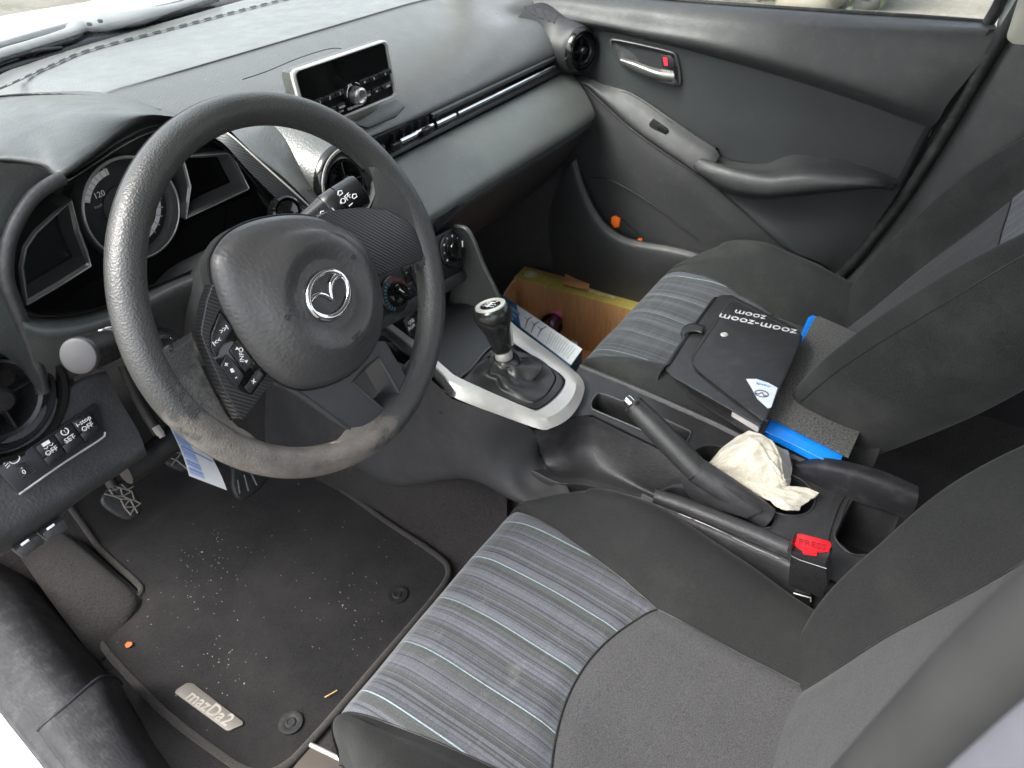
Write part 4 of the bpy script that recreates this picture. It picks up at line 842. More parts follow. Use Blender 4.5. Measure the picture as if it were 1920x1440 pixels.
well('brake_slot', [DK(*p) for p in hs], .05, M['black'], .0012); well('rear_bin', [DK(*p) for p in hr], .09, M['black'], .002)
# padded rail along the driver's side of the brake slot, ribbed strip before the bin, outer wall
tube('padded_rail', [DK(a, b, -.002) for a, b in [(1226, 930), (1240, 934), (1290, 952), (1350, 976), (1410, 1000), (1470, 1026), (1520, 1048)]], [.010, .012, .012, .012, .012, .012, .011], M['dark'], con, n=50, seg=16)
loft('ribbed_strip', [[DK(a, b, .003) for a, b in [(1593, 918), (1575, 945), (1560, 985), (1552, 1020), (1550, 1050)]], [DK(a, b, .001) for a, b in [(1578, 915), (1560, 940), (1545, 980), (1535, 1015), (1535, 1050)]]], M['ribc'], con, n=30, k=2)
loft('bin_rim', [[DK(a, b, .003) for a, b in [(1597, 916), (1640, 930), (1700, 950), (1740, 965)]], [DK(a, b, .001) for a, b in [(1600, 928), (1640, 942), (1692, 960), (1730, 975)]]], M['ribc'], con, n=20, k=2)
ow = [DK(a, b, -.004) for a, b in [(1205, 925), (1225, 935), (1300, 966), (1400, 1008), (1480, 1042), (1560, 1085), (1700, 1150)]]
loft('outer_wall', [ow, [p+np.array([-.014, 0, -.015]) for p in ow], [p+np.array([-.018, 0, -.10]) for p in ow], [p+np.array([-.018, 0, -.33]) for p in ow]], M['dark'], con, n=50, k=4)
tube('wall_highlight', [K(a, b, x=-.116) for a, b in [(1245, 952), (1330, 986), (1400, 1020), (1475, 1053)]], .0009, M['silverd'], con, n=30, seg=6)  # pale tube that paints the highlight along the wall edge
# right side wall facing the passenger
rw = [DK(a, b, -.002) for a, b in [(1085, 692), (1200, 738), (1340, 800), (1400, 830), (1480, 858), (1600, 915)]]
loft('passenger_side_wall', [rw, [p+np.array([.008, 0, -.02]) for p in rw], [p+np.array([.01, 0, -.33]) for p in rw]], M['dark'], con, n=30, k=3)
fw = [BZ(a, b, -.022) for a, b in [(925, 540), (948, 585), (968, 612), (1048, 672), (1092, 712)]]
loft('passenger_side_panel', [fw, [p+np.array([.004, 0, -.15]) for p in fw], [p+np.array([.0, 0, -.34]) for p in fw]], M['black'], con, n=30, k=3)
# ---------------------------------------------------------------- gear lever
gl_ = thing('gear_lever', 'gear lever with a chrome-topped black knob over a creased leather boot', 'gear lever', BZ(950, 730))
base = [(872, 716), (878, 700), (895, 682), (918, 664), (950, 655), (990, 664), (1030, 686), (1052, 707), (1054, 722), (1038, 745), (1014, 763), (998, 765), (950, 747), (900, 728)]
b0 = cr([BZ(a, b, .001) for a, b in base], 120, True); ctr = b0.mean(0)
nk = K(945, 668, x=-.004); axk = K(921, 578, x=-.004)-nk; Lk = np.linalg.norm(axk); axk /= Lk
G = []; ang = np.arctan2(b0[:, 1]-ctr[1], b0[:, 0]-ctr[0])
for t in np.linspace(0, 1, 46):
    s = t; r = (1-s)**1.25 if s < 1 else 0
    cpos = ctr*(1-s)**1.2+nk*(1-(1-s)**1.2); cpos[2] = ctr[2]+(nk[2]-ctr[2])*s**1.35
    ringr = (b0-ctr)*(.99*(1-s)**1.7)
    neck = .0165*(np.cos(ang)[:, None]*WA+np.sin(ang)[:, None]*np.array([0, 1., 0]))*(1-(1-s)**3)
    fold = (.0055*np.sin(3*ang+7*s+.6)*math.sin(math.pi*min(1, s*1.15))+.0045*np.sin(5*ang-11*s)*math.sin(math.pi*s)**2)
    sag = .007*math.sin(s*math.pi*5.0)*np.clip(-np.sin(ang-.6), 0, 1)*(s > .12)*(s < .85)
    G.append(cpos+ringr+neck+np.stack([np.cos(ang)*(fold+sag), np.sin(ang)*(fold+sag), .004*np.sin(3*ang+9*s)*math.sin(math.pi*s)], 1))
o = mk('leather_boot', np.array(G).reshape(-1, 3), gridfaces(46, 120, True), M['leather'], gl_)
lathe('chrome_collar', [(.0135, -.004), (.0145, .002), (.013, .010), (.012, .014)], nk, axk, M['silver'], gl_, 32)
kb = lathe('knob', [(.0125, .008), (.015, .016), (.0175, .030), (.0195, .042), (.0235, .054), (.0285, .066), (.0300, .074), (.0290, .082), (.0255, .088), (.0225, .0895)], nk, axk, simple('knob_leather', (.016, .016, .016), .22), gl_, 48, sh=80)
Kt = nk+axk*.0895
lathe('top_ring', [(.0245, -.002), (.0235, .0012), (.0195, .0022), (.0165, .001), (.016, -.001)], Kt, axk, M['silver'], kb, 48, cap=False)
lathe('shift_disc', [(.0163, .0), (.012, .0012), (0, .0018)], Kt, axk, M['gloss'], kb, 40)
kxx = WA-axk*(WA@axk); kxx /= np.linalg.norm(kxx); kyy = np.cross(axk, kxx); kyy = kyy if kyy[1] > 0 else -kyy
for gx_ in (-.006, 0, .006): tube('shift_line', [Kt+kxx*gx_+kyy*.006+axk*.002, Kt+kxx*gx_-kyy*.006+axk*.002], .0006, M['white'], kb, seg=6)
tube('shift_line', [Kt-kxx*.009+axk*.0022, Kt+kxx*.006+axk*.0022], .0006, M['white'], kb, seg=6)
for s_, u, v in (('1', -.006, .009), ('3', 0, .009), ('5', .006, .009), ('2', -.006, -.009), ('4', 0, -.009), ('R', .011, -.006)): text('print', s_, Kt+kxx*u+kyy*v+axk*.0016, kxx, kyy, .0052, M['white'], kb)
gs_ = prism('knob_insert', [nk+axk*.014+kxx*.010-kyy*.012, nk+axk*.05+kxx*.016-kyy*.014, nk+axk*.052+kxx*.021-kyy*.004, nk+axk*.014+kxx*.014-kyy*.002], (kxx-kyy)*.003, M['silver'], kb, .001)
# ---------------------------------------------------------------- handbrake
hbk = thing('handbrake', 'raised black handbrake lever with a chrome push button', 'handbrake', DK(1440, 975))
T0 = K(1190, 762, x=-.034); T1 = K(1308, 883, x=-.047); T2 = DK(1440, 972, -.004)
tube('grip', [T0, T0*.75+T1*.25, T0*.4+T1*.6, T1], [.0150, .0170, .0175, .0170], plastic('brake_grip', (.022, .023, .023), .42, 450, .45, .0005, .08, .12, .55), hbk, n=40, seg=28)
d0 = (T0-T1)/np.linalg.norm(T0-T1)
lathe('grip_cap', [(.0152, -.002), (.0150, .003), (.0125, .006), (.0085, .0065), (.008, .004)], T0, d0, M['satin'], hbk, 32)
lathe('push_button', [(.0075, .003), (.0075, .014), (.0065, .0165), (0, .017)], T0, d0, M['chrome'], hbk, 28)
tube('lever_arm', [T1+(T1-T0)*-.01, T1*.65+T2*.35+np.array([0, 0, .001]), T1*.2+T2*.8, T2], [.0178, .0185, .0185, .0165], M['dark'], hbk, n=30, seg=24)
tube('grip_ring', circ(T1, .0172, d0, 30), .0009, M['black'], hbk, seg=6, closed=True)
mk_ = prism('lever_web', [K(1272, 884, x=-.056), K(1310, 880, x=-.056), K(1425, 962, x=-.060), K(1400, 974, x=-.064), K(1300, 945, x=-.062), K(1280, 915, x=-.058)], (.012, 0, 0), M['dark'], hbk, .003)

# closed back and outer end of the dashboard
obox('dash_carcass', (-.385, .44, .675), (.47, 0, 0), (0, .34, 0), (0, 0, .21), M['black'], dash, .004)
prism('dash_end_cover', [(-.655, .14, .55), (-.655, .125, .66), (-.655, .13, .80), (-.655, .20, .825), (-.655, .60, .80), (-.655, .60, .50)], (.012, 0, 0), M['dark'], dash, .003)
# ---------------------------------------------------------------- steering wheel
sw_ = thing('steering_wheel', 'black three-spoke steering wheel with a grained rim worn pale at the lower left', 'steering wheel', w0)
def WPx(px, py, n): return KP(px, py, w0+WN*n, WN)
ph = math.radians(4)
def wr(a, b, n): return wpt(a*math.cos(ph)-b*math.sin(ph), a*math.sin(ph)+b*math.cos(ph), n)
A_ = np.linspace(0, 2*math.pi, 241)[:-1]; RR = .1765
G = []
for a in A_:
    c = wpt(RR*math.cos(a), RR*math.sin(a), 0); e = math.cos(a)*WA+math.sin(a)*WU
    g1 = sum(math.exp(-(((a-math.radians(q)+math.pi) % (2*math.pi)-math.pi)/.30)**2) for q in (4, 184, 276))
    ra = .0158+.0012*g1; rb = .0172
    th = np.linspace(0, 2*math.pi, 36, endpoint=False)
    G.append(c+ra*np.cos(th)[:, None]*e+rb*np.sin(th)[:, None]*WN+(.0012*np.sin(2*th)[:, None]*g1)*WN)
mk('rim', np.array(G).reshape(-1, 3), gridfaces(240, 36, True, True), M['rim'], sw_)
tube('rim_seam', [wpt((RR+.0158)*math.cos(a), (RR+.0158)*math.sin(a), -.002) for a in A_[::2]], .0006, M['black'], sw_, seg=6, closed=True)
# spoke roots: rim material flowing into the spokes
def root(name, angs, r_in, n=.0):
    V = []
    rows = []
    for f in np.linspace(0, 1, 9):
        row = []
        for a in angs:
            a_ = math.radians(a[0]); rin = a[1]; r = RR*(1-f)+rin*f; row.append((a_, r))
        rows.append(row)
    top = [[wpt(r*math.cos(a), r*math.sin(a), .0150-.010*(f**1.2)+n) for a, r in row] for f, row in zip(np.linspace(0, 1, 9), rows)]
    bot = [[wpt(r*math.cos(a), r*math.sin(a), -.016+n) for a, r in row] for row in rows]
    G = []
    for t, b in zip(top, bot):
        m = (np.array(t[0])+b[0])/2; m2 = (np.array(t[-1])+b[-1])/2
        G.append(cr(np.array([b[len(b)//2]*.3+m*.7-WN*.004, m, *t, m2, b[len(b)//2]*.3+m2*.7-WN*.004]), 30))
    return sheet(name, np.array(G), M['rim'], sw_)
def rin(px, py, n=.008):
    v = WPx(px, py, n)-w0; a, b = v@WA, v@WU; q = math.degrees(math.atan2(b, a)); return (q % 360 if px < 660 or py > 700 else q), math.hypot(a, b)
root('spoke_root', [(176, .158), (179, .152), (181.5, .1475), rin(362, 622), rin(366, 650), rin(384, 695), rin(408, 742), rin(436, 790), (213, .158), (217, .162)], 0)
root('spoke_root', [(-18, .160), (-14, .152), rin(776, 490), rin(783, 470), rin(770, 443), rin(742, 416), rin(700, 398), (20, .140), (25, .152), (29, .160)], 0)
root('spoke_root', [(248, .1605), (251.5, .1585), (255, .1525), (259, .1535), (264, .158), (272, .1595), (284, .1595), (293, .1585), (299, .159), (303, .1605)], 0)
def slab(name, pts, n0, dn, mat, bev=.0015, parent=None, rd=.004): return prism(name, [WPx(a, b, n0) for a, b in pts], WN*dn, mat, parent or sw_, bev, 3, rd)
lsp = slab('side_spoke', [(400, 490), (440, 560), (520, 640), (510, 700), (472, 745), (437, 790), (402, 728), (370, 655), (360, 625), (372, 565)], -.008, .016, M['rib'])
rsp = slab('side_spoke', [(560, 420), (600, 400), (660, 393), (705, 396), (745, 414), (772, 442), (786, 474), (776, 490), (735, 505), (690, 522), (640, 500)], -.006, .016, M['rib'])
# lower spoke with its opening
lo = [(500, 690), (515, 712), (570, 745), (632, 790), (656, 806), (700, 810), (740, 798), (768, 768), (777, 735), (752, 690), (722, 640), (690, 640), (600, 680)]
lh = [(661, 716), (719, 767), (747, 736), (709, 670), (687, 689)]
low = plate('lower_spoke', [WPx(a, b, .004) for a, b in lo], [[WPx(a, b, .004) for a, b in lh]], -WN*.010, simple('spoke_plastic', (.045, .046, .048), .34), sw_)
tube('spoke_edge', [WPx(a, b, .003) for a, b in lo[:5]], .0028, bpy.data.materials['spoke_plastic'], low, n=40, seg=10)
hr_ = [WPx(a, b, .0045) for a, b in lh]
ringloft('opening_frame', [inset(np.array(hr_), -.0022, WN), inset(np.array(hr_), -.0005, WN, WN*.0016), inset(np.array(hr_), .0012, WN, WN*.0002), inset(np.array(hr_), .003, WN, WN*-.016), inset(np.array(hr_), .004, WN, WN*-.03)], bpy.data.materials['spoke_plastic'], low, 80, smoothring=False)
# airbag cover
ao = [(397, 500), (406, 466), (430, 437), (470, 416), (525, 404), (580, 404), (630, 418), (674, 448), (700, 490), (715, 545), (718, 592), (711, 634), (695, 666), (668, 695), (636, 714), (600, 726), (562, 729), (524, 715), (484, 682), (443, 625), (412, 562)]
def lc_(px, py, n): v = WPx(px, py, n)-w0; return np.array([v@WA, v@WU])
O = cr(np.array([lc_(a, b, .010) for a, b in ao]), 160, True); oc = O.mean(0); ang = np.arctan2(O[:, 1]-oc[1], O[:, 0]-oc[0]); ro = np.linalg.norm(O-oc, axis=1)
ec = lc_(617, 552, .034)
def circl(c, r, e=1.0): return c+r*np.stack([np.cos(ang), e*np.sin(ang)], 1)
rings = [(O*1.0, -.012), (O, .006), (oc+(O-oc)*.985, .011), (oc+(O-oc)*.945, .0165), (oc+(O-oc)*.88, .0215), ((oc+(O-oc)*.80)*.75+circl(ec, .068)*.25, .0265), ((oc+(O-oc)*.74)*.3+circl(ec, .063)*.7, .0318), (circl(ec, .0575), .0352), (circl(ec, .0525), .0362), (circl(ec, .047), .0353), (circl(ec, .041), .0335), (circl(ec, .036), .0318), (circl(ec, .032), .0314), (circl(ec, .02), .0312), (circl(ec, .002), .0312)]
G = crp(np.array([[wpt(p[0], p[1], n) for p in r] for r, n in rings]), 5)
mk('airbag_cover', G.reshape(-1, 3), gridfaces(len(G), 160, True), M['pad'], sw_)
tube('cover_gap', [wpt(p[0], p[1], .0055) for p in oc+(O-oc)*1.006], .0014, M['void'], sw_, seg=6, closed=True)
# emblem: chrome oval ring with winged V
em = lathe('emblem', [(.0262, -.001), (.0262, .0006), (0, .0006)], wpt(ec[0], ec[1], .032), WN, M['satin'], sw_, 48, sy=.83)
E0 = wpt(ec[0], ec[1], .0335); pe = math.radians(9)
EA = WA*math.cos(pe)+WU*math.sin(pe); EU = -WA*math.sin(pe)+WU*math.cos(pe)
th = np.linspace(0, 2*math.pi, 60, endpoint=False)
tube('emblem_ring', [E0+EA*.0262*math.cos(t)+EU*.0215*math.sin(t) for t in th], .0033+.0007*np.sin(th+4), M['chrome'], em, seg=10, closed=True)
tube('emblem_wings', [E0+EA*x+EU*y for x, y in [(-.0245, .0065), (-.017, .0085), (-.009, .0065), (-.003, .000), (0, -.0065), (.003, .000), (.009, .0065), (.017, .0085), (.0245, .0065)]], [.0030, .0031, .0027, .0019, .0014, .0019, .0027, .0031, .0030], M['chrome'], em, n=60, seg=10)
Gf = G.reshape(-1, 3)-w0; Gl = np.stack([Gf@WA, Gf@WU, Gf@WN], 1)
def surf_n(px, py):
    n = .03
    for _ in range(8):
        q = lc_(px, py, n); k = np.argmin(((Gl[:, :2]-q)**2).sum(1)+(Gl[:, 2] < 0)); n = Gl[k, 2]
    return n+.0006
def wtext(s, px, py, n, size, mat, par, rot=0, ext=.0003):
    if par is sw_: n = surf_n(px, py)
    a = ph+math.radians(rot); X = WA*math.cos(a)+WU*math.sin(a); Y = -WA*math.sin(a)+WU*math.cos(a); return text('print', s, WPx(px, py, n), X, Y, size, mat, par, ext)
emb = simple('embossed_mark', (.014, .014, .014), .35)
wtext('SRS', 671, 631, .0298, .0095, emb, sw_); wtext('AIRBAG', 677, 641, .0285, .0062, emb, sw_)
wtext('D', 663, 483, .0335, .008, emb, sw_, -70); wtext('D', 540, 594, .0345, .008, emb, sw_, 110)
btm = M['satin']
def wbtn(pts): return slab('button', pts, .008, .0022, btm, .0007, lsp, .002)
slab('button_bezel', [(410, 578), (440, 615), (486, 682), (502, 698), (470, 742), (450, 735), (404, 680), (390, 655), (391, 622)], .0065, .0016, M['gloss'], .0005, lsp, .003)
wbtn([(411, 586), (434, 617), (402, 670), (394, 652), (395, 627)]); wbtn([(443, 636), (474, 680), (459, 699), (429, 659)]); wbtn([(424, 663), (456, 704), (443, 729), (412, 687)]); wbtn([(481, 691), (494, 703), (468, 739), (457, 727)])
for s_, a, b, z_ in (('>>I', 420, 618, .0065), ('I<<', 407, 641, .0065), ('INFO', 453, 665, .006), ('+', 425, 684, .008), ('-', 442, 707, .008), ('x', 475, 714, .008)): wtext(s_, a, b, .0103, z_, M['white'], lsp, 60 if s_ == 'INFO' else 0)
for pts in ([(441, 656), (448, 655), (444, 650)], [(458, 676), (465, 675), (462, 681)]): slab('arrow', pts, .0102, .0002, M['white'], 0, lsp, 0)
slab('speaker_mark', [(431, 692), (436, 690), (440, 697), (434, 699)], .0102, .0002, M['white'], 0, lsp, 0)
lathe('wheel_hub', [(.05, -.01), (.055, -.05), (.05, -.06)], w0, WN, M['black'], sw_, 40)
# ---------------------------------------------------------------- seats
def seat(name, label, xc, yf, P, rec, zc=.325, rot=None):
    s = thing(name, label, 'car seat', (xc, yf-.25, 0))
    inner = 1 if xc < 0 else -1
    # stations: (dist behind front, top z, half width, bolster height, skirt bottom z)
    st = [(-.012, .085, .175, 0), (-.018, .16, .182, .0), (-.013, .25, .188, .002), (.006, .300, .195, .004), (.034, .3185, .205, .008), (.075, .325, .228, .022), (.125, .3255, .250, .040), (.19, .321, .258, .052), (.26, .314, .254, .050), (.33, .307, .244, .044), (.40, .302, .232, .036), (.46, .304, .220, .028), (.50, .318, .210, .02)]
    rows = []; off_ = zc-.325
    for d, z, hw, hb in st:
        z += off_ if z > .2 else 0;  sm = .178-.05*min(1, max(0, d)/.26)*1.0
        dip = .006*min(1, max(0, d)/.1)
        half = [(0, z-dip), (sm*.5, z-dip*.8), (sm, z), (sm+(hw-sm)*.30, z+hb*.62+.002), (sm+(hw-sm)*.62, z+hb+.001), (sm+(hw-sm)*.86, z+hb*.80-.004), (hw, z+hb*.3-.028), (hw+.006, z*.6+.03), (hw-.004, .09)]
        if z < .2: half = [(0, z), (sm*.5, z), (sm, z), (sm+(hw-sm)*.3, z), (sm+(hw-sm)*.62, z), (sm+(hw-sm)*.86, z), (hw, z-.004), (hw, z-.01), (hw-.004, z-.02)]
        rows.append((d, half))
    nx = 8; cols = []
    Gc = []
    ND = 70; ds = np.array([r[0] for r in rows])
    H = np.array([r[1] for r in rows])              # stations x 9 x 2
    Hs = crp(H, 7); D = crp(ds[:, None], 7)[:, 0]   # smooth lengthwise
    full = []
    for h in Hs:
        c = crp(h, nx); full.append(np.vstack([np.c_[-c[::-1][:-1, 0], c[::-1][:-1, 1]], c]))
    full = np.array(full); nc = full.shape[1]; mid = nc//2; sc = 2*nx     # seam columns at mid +- sc
    # rear seam of striped part: arched row
    seamd = .245
    rs_i = int(np.argmin(abs(D-seamd)))
    X = xc+full[..., 0]; Zz = full[..., 1].copy(); Y = np.zeros_like(X)
    for j in range(nc):
        u = (j-mid)/sc; arch = .040*max(0, 1-u*u)
        dd = D.copy()
        if abs(u) <= 1:
            t1 = np.clip((D-.03)/(seamd-.03), 0, 1)*(D <= D[rs_i]) + np.clip((.50-D)/(.50-seamd), 0, 1)*(D > D[rs_i])
            dd = D-arch*t1
        Y[:, j] = yf-dd-.016*min(1, abs(j-mid)/mid)**2*(D < .1)
    if rot:
        sx_ = np.clip((full[..., 0]-.12)/.08, 0, 1); Zz += rot*sx_*sx_*(3-2*sx_)*np.clip(D/.12, 0, 1)[:, None]*np.clip((Zz-.12)/.1, 0, 1)
    gd = .0045
    for off2, a in ((0, 1.), (1, .35), (-1, .35)):
        for s_ in (-1, 1): Zz[6:, mid+s_*sc+off2] -= gd*a
        Zz[rs_i+off2, mid-sc:mid+sc+1] -= gd*a
    # gentle irregular cushion relief
    Zz += .0016*np.sin(X*37+Y*23)*np.sin(Y*31-X*11)
    G = np.stack([X, Y, Zz], 2)
    def sub(nm, r0, r1, c0, c1, m): 
        return sheet(nm, G[r0:r1+1, c0:c1+1], m, s)
    nr = len(D)-1
    sub('striped_panel', 0, rs_i, mid-sc, mid+sc, M['stripe']); sub('centre_panel', rs_i, nr, mid-sc, mid+sc, M['mesh'])
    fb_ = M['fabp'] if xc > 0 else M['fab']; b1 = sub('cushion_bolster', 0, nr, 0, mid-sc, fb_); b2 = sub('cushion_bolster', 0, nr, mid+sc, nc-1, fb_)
    for c_ in (mid-sc, mid+sc): tube('seat_piping', [G[i, c_]+np.array([0, 0, .0012]) for i in range(6, nr)], .0011, M['black'], s, seg=6)
    tube('seat_piping', [G[rs_i, j]+np.array([0, 0, .0012]) for j in range(mid-sc, mid+sc+1)], .0012, M['fab'], s, seg=6)
    # upholstery seam along the outer faces of the bolsters
    for c_ in (nx, nc-1-nx): tube('side_seam', [G[i, c_]+np.array([-.0015 if c_ < mid else .0015, 0, .02]) for i in range(14, nr-4)], .0008, M['black'], s, seg=6)
    # backrest
    P = np.array(P, float); R_ = math.radians(rec); dv = np.array([0, -math.sin(R_), math.cos(R_)]); fv = np.array([0, math.cos(R_), math.sin(R_)])
    hs_ = [(-.10, .140, .010, .055), (-.07, .175, .020, .075), (-.02, .196, .034, .10), (.04, .210, .048, .115), (.12, .224, .060, .12), (.22, .238, .066, .12), (.32, .248, .058, .115), (.42, .235, .040, .105), (.50, .205, .020, .09), (.545, .165, .004, .06), (.56, .10, -.02, .03)]
    B = []
    for h, hw, hb, th_ in hs_:
        sm = min(.155, hw*.64); half = [(0, 0), (sm*.55, .002), (sm, .004), (sm+(hw-sm)*.30, hb*.62), (sm+(hw-sm)*.62, hb), (sm+(hw-sm)*.88, hb*.72), (hw, hb*.1), (hw+.003, -th_*.4), (hw-.012, -th_*.8), (hw*.8, -th_), (hw*.4, -th_-.006), (0, -th_-.008)]
        c = crp(np.array(half), 6); B.append(np.vstack([c, np.c_[-c[::-1][1:-1, 0], c[::-1][1:-1, 1]]]))
    B = crp(np.array(B), 7); Hh = crp(np.array([[q[0]] for q in hs_]), 7)[:, 0]; n2 = B.shape[1]
    xc2 = P[0]
    GB = np.array([[P+dv*h+np.array([1., 0, 0])*q[0]+fv*q[1] for q in b] for h, b in zip(Hh, B)])
    sc2 = 12; 
    for r in range(len(Hh)):
        for c_, a in ((sc2, 1), (sc2-1, .35), (sc2+1, .35), (n2-sc2, 1), (n2-sc2-1, .35), (n2-sc2+1, .35)): GB[r, c_] -= fv*.004*a
    for r in range(len(Hh)): GB[r] += fv*(.0015*np.sin(GB[r, :, 0]*33+Hh[r]*27))[:, None]
    rsb = int(np.argmin(abs(Hh-.30)))
    lastr = len(Hh)-1
    idx_c = [*range(n2-sc2, n2), *range(0, sc2+1)]
    def subB(nm, r0, r1, idx, m): g_ = GB[r0:r1+1][:, idx]; return sheet(nm, g_, m, s, flip=True)
    subB('back_centre_panel', 0, rsb, idx_c, M['mesh']); subB('back_striped_panel', rsb, lastr, idx_c, M['stripe'])
    edge = 42
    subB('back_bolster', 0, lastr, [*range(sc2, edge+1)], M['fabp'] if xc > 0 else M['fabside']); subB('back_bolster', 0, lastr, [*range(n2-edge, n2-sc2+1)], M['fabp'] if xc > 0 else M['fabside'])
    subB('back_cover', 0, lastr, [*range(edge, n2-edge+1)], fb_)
    for c_ in (sc2, n2-sc2): tube('back_piping', [GB[r, c_]+fv*.001 for r in range(4, lastr-3)], .0011, M['black'], s, seg=6)
    for c_ in (31, n2-31): tube('back_edge_seam', [GB[r, c_]+fv*.0006 for r in range(6, lastr-4)], .0008, M['black'], s, seg=6)
    tube('back_piping', [GB[rsb, c_]+fv*.0008 for c_ in idx_c], .0011, M['fab'], s, seg=6)
    # base frame, rails, headrest
    obox('seat_base', (xc, yf-.26, .13), (.36, 0, 0), (0, .34, 0), (0, 0, .10), M['black'], s, .01)
    for sx_ in (-.17, .17): obox('seat_rail', (xc+sx_, yf-.20, .035), (.035, 0, 0), (0, .52, 0), (0, 0, .03), simple('rail_steel', (.07, .06, .052), .6, .4), s, .004)
    hr0 = P+dv*.63+fv*-.03
    for sx_ in (-.06, .06): tube('headrest_post', [P+dv*.54+fv*-.03+np.array([sx_, 0, 0]), hr0+np.array([sx_, 0, 0])], .006, M['chrome'], s)
    prism('headrest', [hr0+np.array([x, 0, 0])+dv*h+fv*.04 for x, h in ((-.12, 0), (.12, 0), (.105, .16), (-.105, .16))], -fv*.10, M['fab'], s, .03, 5)
    return s, G, GB
dseat = seat('driver_seat', 'near striped cloth driver seat whose cushion fills the lower middle of the view', -.362, -.128, (-.362, -.575, .335), 24)
pseat = seat('passenger_seat', 'far striped cloth passenger seat with the document wallet lying on it', .352, -.048, (.364, -.438, .345), 31, .334, .030)
# recliner cover and lower hardware
ps_s = pseat[0]
loft('recliner_cover', [[K(1490, 868, x=.075), K(1540, 858, x=.075), K(1600, 868, x=.075), K(1660, 885, x=.075), K(1722, 912, x=.075)], [K(1492, 872, x=.06), K(1545, 872, x=.055), K(1605, 885, x=.055), K(1665, 905, x=.055), K(1722, 930, x=.058)],
      [K(1500, 885, x=.058), K(1550, 893, x=.05), K(1610, 908, x=.05), K(1665, 930, x=.05), K(1716, 952, x=.055)], [K(1510, 905, x=.062), K(1560, 925, x=.055), K(1620, 945, x=.055), K(1665, 960, x=.055), K(1700, 975, x=.06)]], M['sill'], ps_s, n=30, k=5)
# ---------------------------------------------------------------- passenger door
DX = np.array([-1., 0, 0])
dr = thing('passenger_door', 'closed passenger door with black trim, silver pull handle and window above', 'car door', (.70, -.1, -.1))
def KX(pts): return [K(a, b, x=c) for a, b, c in pts]
t0 = [(1010, -30), (1060, -18), (1130, -8), (1200, -2), (1300, 6), (1450, 17), (1600, 27), (1740, 35), (1862, 44)]
def row(dx, dy, x): return [(a+dx, b+dy, x) for a, b in t0]
up_ = [[(980, -40, .712), (1060, -24, .712), (1130, -12, .712), (1200, -5, .712), (1300, 4, .712), (1450, 15, .712), (1600, 25, .712), (1740, 33, .712), (1862, 42, .712)],
       [(980, -20, .690), (1060, -14, .690), (1130, -4, .690), (1200, 2, .690), (1300, 12, .690), (1450, 22, .690), (1600, 33, .690), (1740, 42, .690), (1868, 50, .690)],
       [(990, 0, .672), (1060, 2, .672), (1130, 12, .672), (1200, 20, .670), (1300, 33, .668), (1450, 45, .668), (1600, 55, .668), (1740, 60, .668), (1868, 60, .672)],
       [(995, 10, .664), (1060, 18, .664), (1130, 32, .662), (1200, 44, .660), (1300, 60, .656), (1450, 82, .654), (1600, 108, .655), (1740, 118, .656), (1848, 105, .662)],
       [(1000, 18, .660), (1060, 30, .659), (1130, 44, .657), (1200, 58, .654), (1300, 76, .650), (1450, 112, .648), (1600, 155, .648), (1700, 185, .650), (1780, 190, .658)],
       [(1004, 24, .661), (1060, 38, .660), (1130, 51, .660), (1200, 66, .658), (1300, 88, .656), (1450, 126, .655), (1600, 172, .655), (1690, 205, .657), (1760, 225, .663)],
       [(1008, 34, .682), (1060, 50, .680), (1130, 58, .678), (1200, 72, .676), (1300, 96, .674), (1450, 138, .673), (1600, 186, .673), (1680, 216, .673), (1743, 240, .674)]]
loft('upper_trim', [KX(r) for r in up_], M['door'], dr, n=80, k=6)
# insert: from crease to the armrest line
ins = [[(1040, 40, .684), (1130, 57, .680), (1200, 70, .678), (1300, 94, .677), (1450, 136, .676), (1600, 184, .676), (1680, 214, .676), (1745, 242, .676)],
       [(1040, 80, .684), (1120, 90, .682), (1200, 120, .680), (1300, 165, .679), (1430, 200, .678), (1580, 230, .677), (1670, 255, .677), (1735, 262, .677)],
       [(1040, 120, .682), (1110, 130, .680), (1180, 165, .678), (1300, 240, .676), (1420, 262, .676), (1570, 280, .676), (1660, 300, .676), (1715, 300, .677)],
       [(1040, 150, .68), (1100, 150, .68), (1170, 180, .676), (1300, 275, .676), (1400, 305, .676), (1560, 320, .676), (1650, 335, .676), (1695, 336, .677)]]
loft('door_insert', [KX(r) for r in ins], plastic('insert_trim', (.024, .027, .028), .55, 700, .25, .0003, .08, .05, .4), dr, n=60, k=8)
tube('insert_crease', KX([(1100, 54, .679), (1150, 60, .677), (1200, 71, .676), (1300, 95, .675), (1450, 137, .674), (1600, 185, .674), (1690, 219, .674), (1738, 238, .675), (1746, 244, .676), (1742, 256, .677)]), .0016, M['black'], dr, n=70, seg=8)
